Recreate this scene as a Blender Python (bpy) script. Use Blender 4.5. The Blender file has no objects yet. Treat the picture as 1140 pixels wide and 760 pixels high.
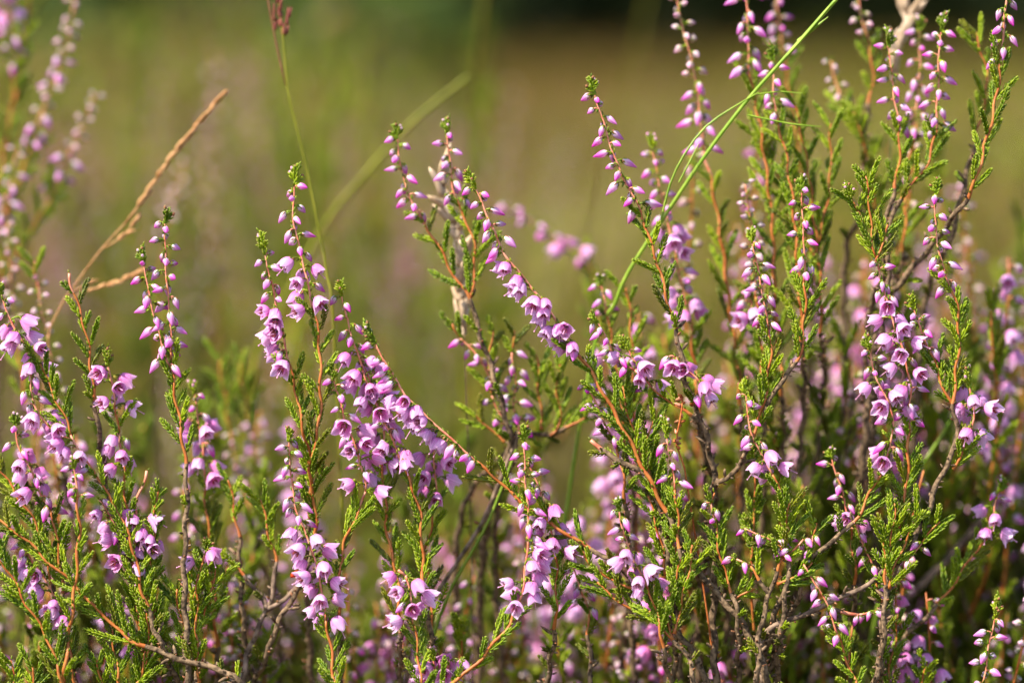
import bpy, math, random
import numpy as np
from mathutils import Vector, Matrix, Euler

rnd = random.Random(7)
C = bpy.context.scene.collection
SC = bpy.context.scene
R = math.radians

# ------------------------------------------------------------------ camera
D = 0.611                      # distance camera -> focal plane
PITCH = R(6.6)
CZ = 0.36                      # height of the focal point
cam_d = bpy.data.cameras.new('camera'); cam = bpy.data.objects.new('camera', cam_d); C.objects.link(cam)
cam_d.lens = 100; cam_d.sensor_width = 36; cam_d.clip_start = 0.01; cam_d.clip_end = 2000
CAM = Vector((0, -D * math.cos(PITCH), CZ + D * math.sin(PITCH)))
cam.location = CAM
cam.rotation_euler = (math.pi / 2 - PITCH, 0, 0)
cam_d.dof.use_dof = True; cam_d.dof.focus_distance = D; cam_d.dof.aperture_fstop = 5.0
SC.camera = cam
FW = Vector((0, math.cos(PITCH), -math.sin(PITCH)))
UP = Vector((0, math.sin(PITCH), math.cos(PITCH)))
K = 0.36 / 1140
PX = K * D                     # one photo pixel on the focal plane, metres
def at(px, py, d=0.0):
    """photo point (x, y) at d millimetres behind the focal plane"""
    z = D + d * 0.001
    return CAM + FW * z + Vector((1, 0, 0)) * ((px - 570) * K * z) - UP * ((py - 380) * K * z)

# ------------------------------------------------------------------ light
SUN_EL, SUN_AZ = R(52), R(-122)          # azimuth from +Y (away from camera) towards +X
w = bpy.data.worlds.new('World'); SC.world = w; w.use_nodes = True
nt = w.node_tree; bg = nt.nodes['Background']; sky = nt.nodes.new('ShaderNodeTexSky')
sky.sky_type = 'NISHITA'; sky.sun_disc = False; sky.sun_elevation = SUN_EL; sky.sun_rotation = SUN_AZ
sky.air_density = 1.0; sky.dust_density = 1.5
nt.links.new(sky.outputs[0], bg.inputs[0]); bg.inputs[1].default_value = 0.15
sd = bpy.data.lights.new('sun', 'SUN'); so = bpy.data.objects.new('sun', sd); C.objects.link(so)
sd.energy = 4.9; sd.angle = R(0.5); sd.color = (1.0, 0.93, 0.80)
sv = Vector((math.sin(SUN_AZ) * math.cos(SUN_EL), math.cos(SUN_AZ) * math.cos(SUN_EL), math.sin(SUN_EL)))
so.rotation_euler = sv.to_track_quat('Z', 'Y').to_euler(); so.location = sv * 5
SC.view_settings.view_transform = 'Standard'; SC.view_settings.look = 'None'
SC.view_settings.exposure = 1.22; SC.view_settings.gamma = 1.0
SC.render.engine = 'CYCLES'
SC.cycles.max_bounces = 6; SC.cycles.diffuse_bounces = 3; SC.cycles.glossy_bounces = 2
SC.cycles.transmission_bounces = 4; SC.cycles.use_denoising = True
SC.cycles.caustics_reflective = False; SC.cycles.caustics_refractive = False

# ------------------------------------------------------------------ materials
def node(nt, t, **kw):
    n = nt.nodes.new(t)
    for k, v in kw.items(): setattr(n, k, v)
    return n
def ramp(nt, stops):
    r = node(nt, 'ShaderNodeValToRGB'); cr = r.color_ramp
    while len(cr.elements) < len(stops): cr.elements.new(0.5)
    for e, (p, c) in zip(cr.elements, stops): e.position = p; e.color = (*c, 1)
    return r
def base_mat(name, rough=0.5, spec=0.4):
    m = bpy.data.materials.new(name); m.use_nodes = True
    b = m.node_tree.nodes['Principled BSDF']
    b.inputs['Roughness'].default_value = rough; b.inputs['Specular IOR Level'].default_value = spec
    return m, m.node_tree, b
def noise_mix(nt, scale, c1, c2, lo=0.35, hi=0.65, detail=3, coord='Object'):
    tc = node(nt, 'ShaderNodeTexCoord'); n = node(nt, 'ShaderNodeTexNoise')
    n.inputs['Scale'].default_value = scale; n.inputs['Detail'].default_value = detail
    nt.links.new(tc.outputs[coord], n.inputs['Vector'])
    r = ramp(nt, [(lo, c1), (hi, c2)]); nt.links.new(n.outputs['Fac'], r.inputs[0])
    return r, n
def mixrgb(nt, a, b, fac, mode='MIX'):
    m = node(nt, 'ShaderNodeMix', data_type='RGBA', blend_type=mode)
    for i, v in ((0, fac), (6, a), (7, b)):
        if hasattr(v, 'links') or hasattr(v, 'is_linked'): nt.links.new(v, m.inputs[i])
        elif isinstance(v, tuple): m.inputs[i].default_value = (*v, 1)
        else: m.inputs[i].default_value = v
    return m.outputs[2]
def translucent(m, b, col, fac, tint=(1, 1, 1)):
    nt = m.node_tree; tr = node(nt, 'ShaderNodeBsdfTranslucent'); mx = node(nt, 'ShaderNodeMixShader')
    nt.links.new(mixrgb(nt, col, tint, 1.0, 'MULTIPLY'), tr.inputs['Color'])
    mx.inputs[0].default_value = fac
    nt.links.new(b.outputs[0], mx.inputs[1]); nt.links.new(tr.outputs[0], mx.inputs[2])
    nt.links.new(mx.outputs[0], nt.nodes['Material Output'].inputs['Surface'])
def obj_random(nt): return node(nt, 'ShaderNodeObjectInfo').outputs['Random']

def leaf_mat(name, dark, light, tip, trans=0.35, rough=0.42):
    """leaf green; attribute pig.r runs 0 base -> 1 leaf tip, pig.b is random per leaf"""
    m, nt, b = base_mat(name, rough, 0.45)
    at_ = node(nt, 'ShaderNodeAttribute', attribute_name='pig'); sp = node(nt, 'ShaderNodeSeparateColor')
    nt.links.new(at_.outputs['Color'], sp.inputs[0])
    c = mixrgb(nt, dark, light, sp.outputs[2])
    hsv = node(nt, 'ShaderNodeHueSaturation'); mr = node(nt, 'ShaderNodeMapRange')
    nt.links.new(obj_random(nt), mr.inputs[0]); mr.inputs[3].default_value = 0.72; mr.inputs[4].default_value = 1.22
    nt.links.new(mr.outputs[0], hsv.inputs['Value'])
    mr2 = node(nt, 'ShaderNodeMapRange'); nt.links.new(obj_random(nt), mr2.inputs[0])
    mr2.inputs[3].default_value = 0.515; mr2.inputs[4].default_value = 0.488
    nt.links.new(mr2.outputs[0], hsv.inputs['Hue'])
    nt.links.new(c, hsv.inputs['Color'])
    rr = ramp(nt, [(0.80, (0, 0, 0)), (0.97, (1, 1, 1))]); nt.links.new(sp.outputs[0], rr.inputs[0])
    c2 = mixrgb(nt, hsv.outputs[0], tip, rr.outputs[0])
    nt.links.new(c2, b.inputs['Base Color'])
    translucent(m, b, c2, trans, (1.0, 1.0, 0.6))
    return m
def petal_mat(name, stops, trans=0.45, veins=0.25):
    m, nt, b = base_mat(name, 0.45, 0.3)
    at_ = node(nt, 'ShaderNodeAttribute', attribute_name='pig'); sp = node(nt, 'ShaderNodeSeparateColor')
    nt.links.new(at_.outputs['Color'], sp.inputs[0])
    r = ramp(nt, stops); nt.links.new(sp.outputs[0], r.inputs[0])
    # veins along the petal
    cmb = node(nt, 'ShaderNodeCombineXYZ'); mu = node(nt, 'ShaderNodeMath', operation='MULTIPLY'); mu.inputs[1].default_value = 9
    nt.links.new(sp.outputs[1], mu.inputs[0]); nt.links.new(mu.outputs[0], cmb.inputs[0])
    nt.links.new(sp.outputs[2], cmb.inputs[1]); nt.links.new(obj_random(nt), cmb.inputs[2])
    n = node(nt, 'ShaderNodeTexNoise'); n.inputs['Scale'].default_value = 1.6; n.inputs['Detail'].default_value = 2
    nt.links.new(cmb.outputs[0], n.inputs['Vector'])
    mv = node(nt, 'ShaderNodeMapRange'); mv.inputs[1].default_value = 0.3; mv.inputs[2].default_value = 0.7
    mv.inputs[3].default_value = 1 - veins; mv.inputs[4].default_value = 1 + veins * 0.6
    nt.links.new(n.outputs['Fac'], mv.inputs[0])
    hsv = node(nt, 'ShaderNodeHueSaturation'); nt.links.new(r.outputs[0], hsv.inputs['Color'])
    nt.links.new(mv.outputs[0], hsv.inputs['Value'])
    mr = node(nt, 'ShaderNodeMapRange'); nt.links.new(obj_random(nt), mr.inputs[0])
    mr.inputs[3].default_value = 0.75; mr.inputs[4].default_value = 1.15; nt.links.new(mr.outputs[0], hsv.inputs['Saturation'])
    mr2 = node(nt, 'ShaderNodeMapRange'); nt.links.new(obj_random(nt), mr2.inputs[0])
    mr2.inputs[3].default_value = 0.488; mr2.inputs[4].default_value = 0.51; nt.links.new(mr2.outputs[0], hsv.inputs['Hue'])
    nt.links.new(hsv.outputs[0], b.inputs['Base Color'])
    translucent(m, b, hsv.outputs[0], trans)
    bp = node(nt, 'ShaderNodeBump'); bp.inputs['Strength'].default_value = 0.25; bp.inputs['Distance'].default_value = 0.0001
    nt.links.new(n.outputs['Fac'], bp.inputs['Height']); nt.links.new(bp.outputs[0], b.inputs['Normal'])
    return m
def noisy(name, c1, c2, scale, rough=0.7, spec=0.18, bump=0.0, bdist=0.0002, trans=0, lo=.35, hi=.65):
    m, nt, b = base_mat(name, rough, spec)
    r, n = noise_mix(nt, scale, c1, c2, lo, hi, 4)
    nt.links.new(r.outputs[0], b.inputs['Base Color'])
    if bump:
        bp = node(nt, 'ShaderNodeBump'); bp.inputs['Strength'].default_value = bump; bp.inputs['Distance'].default_value = bdist
        nt.links.new(n.outputs['Fac'], bp.inputs['Height']); nt.links.new(bp.outputs[0], b.inputs['Normal'])
    if trans: translucent(m, b, r.outputs[0], trans)
    return m

M = {}
M['leaf'] = leaf_mat('heather_leaf', (0.16, 0.25, 0.006), (0.36, 0.47, 0.012), (0.60, 0.50, 0.14), 0.46)
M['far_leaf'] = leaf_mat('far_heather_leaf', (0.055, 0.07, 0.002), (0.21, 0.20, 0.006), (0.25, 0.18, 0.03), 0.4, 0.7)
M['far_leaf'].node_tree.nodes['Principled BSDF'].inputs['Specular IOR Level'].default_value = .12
M['leaf_dark'] = leaf_mat('heather_leaf_dull', (0.11, 0.14, 0.005), (0.24, 0.26, 0.008), (0.34, 0.22, 0.08), 0.38)
M['bud'] = petal_mat('bud_petal', [(0.0, (0.88, 0.78, 0.80)), (0.25, (0.84, 0.58, 0.76)), (0.55, (0.74, 0.24, 0.64)), (1.0, (0.64, 0.07, 0.48))], 0.50, 0.10)
M['pale'] = petal_mat('pale_bud_petal', [(0.0, (0.66, 0.56, 0.44)), (0.55, (0.72, 0.50, 0.54)), (1.0, (0.66, 0.26, 0.48))], 0.42, 0.08)
M['bell'] = petal_mat('bell_petal', [(0.0, (0.82, 0.32, 0.66)), (0.35, (0.90, 0.38, 0.76)), (0.75, (0.93, 0.52, 0.86)), (1.0, (0.95, 0.64, 0.90))], 0.56, 0.28)
M['faded'] = noisy('faded_flower', (.24, .13, .07), (.48, .26, .24), 25, .6, trans=.3)
M['anther'] = noisy('anther', (0.10, 0.015, 0.02), (0.25, 0.05, 0.03), 3000, 0.6)
M['style'] = noisy('style', (0.75, 0.30, 0.55), (0.85, 0.55, 0.70), 900, 0.5, trans=.3)
M['scale'] = noisy('brown_bract', (0.10, 0.03, 0.015), (0.34, 0.16, 0.07), 2500, 0.6)
M['redstem'] = noisy('red_stem', (0.48, 0.12, 0.06), (0.60, 0.26, 0.16), 700, 0.45, 0.4, 0.3)
M['stem'] = noisy('orange_stem', (0.30, 0.075, 0.014), (0.42, 0.15, 0.035), 600, 0.45, 0.3, 0.4)
M['wood'] = noisy('bark', (0.035, 0.022, 0.012), (0.23, 0.15, 0.085), 900, 0.85, 0.2, 0.8, 0.0004)
M['grey_wood'] = noisy('grey_bark', (0.07, 0.045, 0.03), (0.28, 0.19, 0.13), 500, 0.85, 0.2, 0.6, 0.0004)
M['grass'] = noisy('grass_green', (0.20, 0.34, 0.02), (0.34, 0.46, 0.05), 300, 0.4, 0.4, trans=.35)
M['grass_dull'] = noisy('grass_olive', (0.075, 0.08, 0.004), (0.145, 0.125, 0.008), 200, 0.6, 0.15, trans=.3)
M['grass_yellow'] = noisy('grass_yellow_olive', (.15, .165, .008), (.27, .26, .025), 200, .5, .2, trans=.3)
M['straw'] = noisy('dry_straw', (0.36, 0.16, 0.05), (0.58, 0.32, 0.13), 500, 0.6, 0.3, 0.3, trans=.25)
M['seed'] = noisy('seed_head_red', (0.11, 0.022, 0.018), (0.24, 0.08, 0.05), 900, 0.6)
M['husk'] = noisy('dry_husk', (0.50, 0.34, 0.20), (0.72, 0.56, 0.40), 300, 0.6, trans=.3)
M['rust'] = noisy('rusty_capsule', (0.28, 0.06, 0.015), (0.52, 0.18, 0.05), 1200, 0.6)
M['red'] = noisy('red_leaf', (0.62, 0.04, 0.01), (0.75, 0.10, 0.03), 900, 0.45, trans=.4)

# ------------------------------------------------------------------ mesh builder
class MB:
    def __init__(s): s.v = []; s.f = []; s.m = []; s.p = []; s.mats = []
    def mi(s, name):
        if name not in s.mats: s.mats.append(name)
        return s.mats.index(name)
    def add(s, vs, fs, mat, pig=None):
        o = len(s.v); s.v += [tuple(v) for v in vs]
        k = s.mi(mat)
        for f in fs: s.f.append(tuple(i + o for i in f)); s.m.append(k)
        s.p += pig if pig else [(0.5, 0.5, 0.5)] * len(vs)
    def merge(s, other, mat4):
        o = len(s.v); s.v += [tuple(mat4 @ Vector(v)) for v in other.v]
        mp = [s.mi(n) for n in other.mats]
        s.f += [tuple(i + o for i in f) for f in other.f]; s.m += [mp[i] for i in other.m]; s.p += other.p
    def mesh(s, name, smooth=True):
        me = bpy.data.meshes.new(name); me.from_pydata(s.v, [], s.f)
        for n in s.mats: me.materials.append(M[n])
        me.polygons.foreach_set('material_index', s.m)
        me.polygons.foreach_set('use_smooth', [smooth] * len(s.f))
        a = me.color_attributes.new('pig', 'FLOAT_COLOR', 'POINT')
        a.data.foreach_set('color', [c for p in s.p for c in (*p, 1.0)])
        me.update(); return me
    def build(s, name, parent=None, smooth=True):
        return link(s.mesh(name, smooth), name, parent)
def link(me, name, parent=None, mat=None):
    o = bpy.data.objects.new(name, me); C.objects.link(o)
    if parent: o.parent = parent
    if mat is not None: o.matrix_local = mat
    return o
def frame(z, x=None):
    z = z.normalized()
    if x is None or abs(x.normalized().dot(z)) > 0.98: x = Vector((1, 0, 0)) if abs(z.x) < .9 else Vector((0, 1, 0))
    y = z.cross(x).normalized(); x = y.cross(z)
    m = Matrix((x, y, z)).transposed().to_4x4(); return m
def spindle(mb, p, d, L, wd, th, mat, n=4, r=None, tip_w=0.55, side=None):
    """small pointed pod: a leaf, bract or capsule"""
    q = rnd.random() if r is None else r
    fr = frame(d, side); X = fr.col[0].to_3d(); Y = fr.col[1].to_3d(); Z = fr.col[2].to_3d()
    vs = [p]; pg = [(0, .5, q)]
    for t, s_ in ((0.30, 1.0), (0.78, tip_w)):
        for i in range(n):
            a = 2 * math.pi * (i + .5) / n
            vs.append(p + Z * (L * t) + X * (math.cos(a) * wd / 2 * s_) + Y * (math.sin(a) * th / 2 * s_)); pg.append((t, i / n, q))
    vs.append(p + Z * L); pg.append((1, .5, q))
    fs = [(0, 1 + (i + 1) % n, 1 + i) for i in range(n)]
    fs += [(1 + i, 1 + (i + 1) % n, 1 + n + (i + 1) % n, 1 + n + i) for i in range(n)]
    fs += [(1 + n + i, 1 + n + (i + 1) % n, 1 + 2 * n) for i in range(n)]
    mb.add(vs, fs, mat, pg)
def tube(mb, pts, rad, mat, n=7, cap=True):
    """mat: name or list per segment"""
    N = len(pts); rings = []; pv = None
    for i, p in enumerate(pts):
        t = (pts[min(i + 1, N - 1)] - pts[max(i - 1, 0)]).normalized()
        if pv is None: pv = frame(t).col[0].to_3d()
        x = (pv - t * pv.dot(t)).normalized(); y = t.cross(x); pv = x
        rings.append([p + (x * math.cos(2 * math.pi * k / n) + y * math.sin(2 * math.pi * k / n)) * rad[i] for k in range(n)])
    o = len(mb.v); mb.v += [tuple(v) for r_ in rings for v in r_]; mb.p += [(.5, .5, .5)] * (N * n)
    for i in range(N - 1):
        k = mb.mi(mat if isinstance(mat, str) else mat[i])
        for j in range(n):
            a, b_ = o + i * n + j, o + i * n + (j + 1) % n
            mb.f.append((a, b_, b_ + n, a + n)); mb.m.append(k)
    if cap:
        for i, rev in ((0, True), (N - 1, False)):
            f = [o + i * n + j for j in range(n)]
            mb.f.append(tuple(f[::-1] if rev else f)); mb.m.append(mb.mi(mat if isinstance(mat, str) else mat[min(i, N - 2)]))
def catmull(P, step):
    """resample control points [(Vector, tag)] -> list of (Vector, tag)"""
    out = []
    n = len(P)
    for i in range(n - 1):
        p0 = P[max(i - 1, 0)][0]; p1 = P[i][0]; p2 = P[i + 1][0]; p3 = P[min(i + 2, n - 1)][0]
        k = max(1, int((p2 - p1).length / step))
        for j in range(k):
            t = j / k
            q = 0.5 * ((2 * p1) + (p2 - p0) * t + (2 * p0 - 5 * p1 + 4 * p2 - p3) * t * t + (3 * p1 - p0 - 3 * p2 + p3) * t ** 3)
            out.append((q, P[i][1]))
    out.append((P[-1][0], P[-1][1])); return out

# ------------------------------------------------------------------ the small pieces, built once in millimetres (scaled by MM)
MM = 0.001
def shoot_mb(L, bend=0.0, mat='leaf', fat=1.0, pitch=0.46):
    """short side shoot: four rows of tiny overlapping scale leaves. along +Z, mm units"""
    mb = MB(); n = int(L / pitch); pts = []
    for i in range(n + 2):
        t = i / (n + 1); z = L * t
        pts.append(Vector((bend * z * z / L, 0.0, z)))
    tube(mb, pts[:-1], [0.24] * (n + 1), mat, 4)
    for i in range(n):
        d = (pts[i + 1] - pts[i]).normalized(); t = i / n
        sz = (1.0 - 0.35 * max(0, t - .75) / .25) * fat * (0.75 + .25 * min(1, t * 5))
        for k in (0, 1):
            a = math.pi / 2 * (i % 2) + math.pi * k + rnd.uniform(-.2, .2)
            out = Vector((math.cos(a), math.sin(a), 0))
            dd = (d * 1.0 + out * rnd.uniform(.30, .52)).normalized()
            if rnd.random() < .06: continue
            spindle(mb, pts[i] + out * 0.20, dd, 1.42 * sz * rnd.uniform(.85, 1.18), .60 * sz, .44 * sz, mat, side=out)
    for k in range(4):
        a = k * math.pi / 2; out = Vector((math.cos(a), math.sin(a), 0))
        spindle(mb, pts[-2], ((pts[-1] - pts[-2]).normalized() + out * .25), .95 * fat, .5 * fat, .4 * fat, mat)
    return mb
def tip_mb(L, budded=True):
    """growing tip of a flowering spike: shoot, a few tiny side knobs with pinkish ends"""
    mb = shoot_mb(L, rnd.uniform(-.1, .1), fat=.95)
    for i in range(int(L * 1.6)):
        t = .15 + .8 * i / (L * 1.6); a = rnd.uniform(0, 6.28); ln = (1 - t) * 1.6 + .5
        out = Vector((math.cos(a), math.sin(a), .9 + t)).normalized(); p = Vector((0, 0, L * t))
        s = shoot_mb(ln, .1, fat=.85, pitch=.4); mb.merge(s, Matrix.Translation(p) @ frame(out))
        if budded and rnd.random() < .8:
            q = p + out * (ln + .2)
            spindle(mb, q - out * .3, out, .85, .72, .72, rnd.choice(['pale', 'scale', 'leaf_dark']), n=5, tip_w=.8)
    return mb
def pedicel(mb, L, ang):
    """stalk leaving the stem along +X, bending to angle ang (downwards negative). returns end, direction"""
    pts = []; p = Vector((0, 0, 0)); a0 = R(35)
    for i in range(5):
        pts.append(p.copy()); a = a0 + (ang - a0) * (i / 4) ** 1.2
        p = p + Vector((math.cos(a), 0, math.sin(a))) * (L / 4)
    tube(mb, pts, [.17] * 5, rnd.choice(['redstem', 'leaf', 'leaf_dark']), 5)
    d = Vector((math.cos(ang), 0, math.sin(ang)))
    for i in range(7):                              # small green bracts on the stalk and round the calyx
        t = rnd.choice([.35, .6, .85, 1, 1]); q = pts[min(4, int(t * 4))]
        o = Vector((rnd.uniform(-.4, .4), rnd.uniform(-1, 1), rnd.uniform(-1, 1)))
        o = (o - d * o.dot(d)).normalized()
        spindle(mb, q + o * .12, d + o * .55, rnd.uniform(.8, 1.15), .5, .3, rnd.choice(['leaf', 'leaf', 'leaf_dark', 'scale']))
    return pts[-1], d
def bud_mb(L, W, ang, pl=1.6, mat='bud'):
    mb = MB(); p, d = pedicel(mb, pl, ang); fr = frame(d, Vector((0, 1, 0)))
    X, Y, Z = fr.col[0].to_3d(), fr.col[1].to_3d(), fr.col[2].to_3d()
    n = 12; prof = [(0, .30), (.08, .62), (.20, .90), (.36, 1.0), (.54, .86), (.72, .60), (.88, .32), (1, .05)]
    tw = rnd.uniform(.3, .9); vs = []; pg = []; q = rnd.random()
    for t, r in prof:
        for i in range(n):
            a = 2 * math.pi * i / n
            rr = r * W / 2 * (1 + .16 * math.cos(4 * (a + tw * t)) * min(1, t * 4))
            vs.append(p + Z * (L * t) + X * (math.cos(a) * rr) + Y * (math.sin(a) * rr)); pg.append((max(0, min(1, t + .16 * math.cos(4 * a))), i / n, q))
    fs = [(j * n + i, j * n + (i + 1) % n, (j + 1) * n + (i + 1) % n, (j + 1) * n + i) for j in range(len(prof) - 1) for i in range(n)]
    fs.append(tuple((len(prof) - 1) * n + i for i in range(n)))
    mb.add(vs, fs, mat, pg)
    for i in range(4):                              # calyx scales hugging the base
        a = i * math.pi / 2 + .4; o = X * math.cos(a) + Y * math.sin(a)
        spindle(mb, p + o * W * .20 - Z * .1, Z + o * .30, rnd.uniform(.9, 1.3), .66, .30, rnd.choice(['leaf', 'scale', 'leaf_dark']), side=o)
    return mb
def bell_mb(L, Rm, ang, flare, pl=2.1):
    """open heather bell: four coloured sepals outside, four petals inside, dark anthers, a style"""
    mb = MB(); p, d = pedicel(mb, pl, ang); fr = frame(d, Vector((0, 1, 0)))
    X, Y, Z = fr.col[0].to_3d(), fr.col[1].to_3d(), fr.col[2].to_3d()
    def petal(a0, L_, W_, open_, q, cv):
        """one ovate, hollow sepal or petal: leaves the base sideways, then hangs like a bell"""
        nu, nv = 9, 7; vs = []; pg = []
        o = X * math.cos(a0) + Y * math.sin(a0); tn = Z.cross(o)
        r, z = .22, 0.0; st = L_ / (nu - 1)
        for iu in range(nu):
            u = iu / (nu - 1)
            w_ = W_ / 2 * (math.sin(math.pi * min(1, (.16 + .84 * u)) ** 1.05) ** .62 if u < .995 else .04)
            w_ = max(w_, .06); rag = rnd.uniform(-.10, .10) if u > .6 else 0
            for iv in range(nv):
                v = iv / (nv - 1) * 2 - 1
                rr = r - cv * w_ * v * v + .03 * math.sin(7 * v + 5 * u + q * 20)
                rr += rag * .5 + (rnd.uniform(-.05, .05) if u > .5 else 0)
                vs.append(p + Z * (z + .10 * w_ * v * v + rag * abs(v)) + o * rr + tn * (w_ * v * .96)); pg.append((u, .5 + .5 * v, q))
            th = R(72) * (1 - u) ** 2.2 + open_ * (u ** 1.4) - R(6) * math.sin(math.pi * u)
            r += st * math.sin(th); z += st * math.cos(th)
        fs = [(i * nv + j, i * nv + j + 1, (i + 1) * nv + j + 1, (i + 1) * nv + j) for i in range(nu - 1) for j in range(nv - 1)]
        mb.add(vs, fs, 'bell', pg)
    tw = rnd.uniform(0, 1.5)
    for k in range(4):
        petal(tw + k * math.pi / 2 + rnd.uniform(-.15, .15), L * rnd.uniform(.9, 1.06), Rm * 1.75, R(flare + rnd.uniform(-9, 14)), rnd.random(), rnd.uniform(.45, .75))
    for k in range(4):
        petal(tw + k * math.pi / 2 + math.pi / 4, L * .80 * rnd.uniform(.93, 1.05), Rm * 1.35, R(flare * .7 + rnd.uniform(-6, 8)), rnd.random(), .5)
    for k in range(8):
        a = k * math.pi / 4; o = X * math.cos(a) + Y * math.sin(a)
        spindle(mb, p + Z * (L * .45) + o * (.25), Z + o * .35, L * .32, .30, .24, 'anther', r=.2)
    e = p + Z * (L * rnd.uniform(1.0, 1.22)) + X * rnd.uniform(-.2, .2)
    tube(mb, [p + Z * .3, p + Z * (L * .6), e], [.10, .09, .09], 'style', 5)
    spindle(mb, e - Z * .08, Z, .34, .30, .30, 'style', n=5, tip_w=.9)
    for i in range(4):
        a = i * math.pi / 2 + .5; o = X * math.cos(a) + Y * math.sin(a)
        spindle(mb, p + o * .28 - Z * .2, Z + o * .6, .95, .62, .28, rnd.choice(['leaf', 'leaf_dark', 'scale']), side=o)
    return mb

SHOOTS = {L: [shoot_mb(L, b).mesh('leafy_shoot') for b in (.12, -.10, .02)] for L in (3, 4.5, 6, 8, 10.5)}
SHOOTS_D = {L: [shoot_mb(L, b, 'leaf_dark').mesh('leafy_shoot') for b in (.14, -.12)] for L in (3, 4.5, 6)}
TIPS = {L: [tip_mb(L).mesh('leafy_tip') for _ in range(3)] for L in (2.5, 4, 5.5)}
BUDS_S = [bud_mb(rnd.uniform(1.8, 2.6), rnd.uniform(1.15, 1.4), R(a), rnd.uniform(.9, 1.3)).mesh('flower_bud') for a in (0, -15, -35, -8, -50, -25, -42)]
BUDS_P = [bud_mb(rnd.uniform(1.6, 2.1), rnd.uniform(1.25, 1.45), R(a), 1.2, 'pale').mesh('flower_bud') for a in (10, -15, -30, 0)]
BUDS_M = [bud_mb(rnd.uniform(2.6, 3.6), rnd.uniform(1.25, 1.6), R(a), rnd.uniform(1.1, 1.6)).mesh('flower_bud') for a in (-18, -32, -45, -60, -25, -50, -70, -38)]
BELLS = [bell_mb(rnd.uniform(2.9, 3.9), Rm * rnd.uniform(.85, 1.05), R(a), fl).mesh('bell_flower') for a, Rm, fl in
         ((-20, 1.30, 22), (-50, 1.4, 18), (-66, 1.35, 12), (-30, 1.4, 32), (-58, 1.2, 0), (-40, 1.4, 26), (-75, 1.4, 20), (-10, 1.3, 18))]

# ------------------------------------------------------------------ sprigs
def thing(name, label, cat, loc, group=None):
    o = bpy.data.objects.new(name, None); C.objects.link(o); o.location = loc; o.empty_display_size = .01
    o['label'] = label; o['category'] = cat; o['kind'] = 'thing'
    if group: o['group'] = group
    return o
def pick(lst): return lst[rnd.randrange(len(lst))]
def near_len(d, L):
    ks = sorted(d, key=lambda k: abs(k - L)); k = ks[0]; return pick(d[k]), L / k
RAD = {'T': .15, 'b': .18, 'm': .21, 'B': .24, 's': .40, 'r': .32, 'w': .62}

def put_shoot(parent, org, p, tan, rad_dir, Lmm, lean=.75, up=.30, dark=False, mesh=None):
    d = (tan * 1.0 + rad_dir * lean + Vector((0, 0, up))).normalized()
    me, sc = near_len(SHOOTS_D if dark else SHOOTS, Lmm) if mesh is None else mesh
    mt = Matrix.Translation(p - org) @ frame(d, rad_dir) @ Matrix.Rotation(rnd.uniform(-.4, .4), 4, 'Z') @ Matrix.Diagonal((MM, MM, MM * min(1.25, max(.8, sc)), 1))
    return link(me, 'leafy_shoot', parent, mt)
def rand_perp(t, a):
    fr = frame(t, Vector((0, -1, 0))); X = fr.col[0].to_3d(); Y = fr.col[1].to_3d()
    return X * math.cos(a) + Y * math.sin(a)

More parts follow.
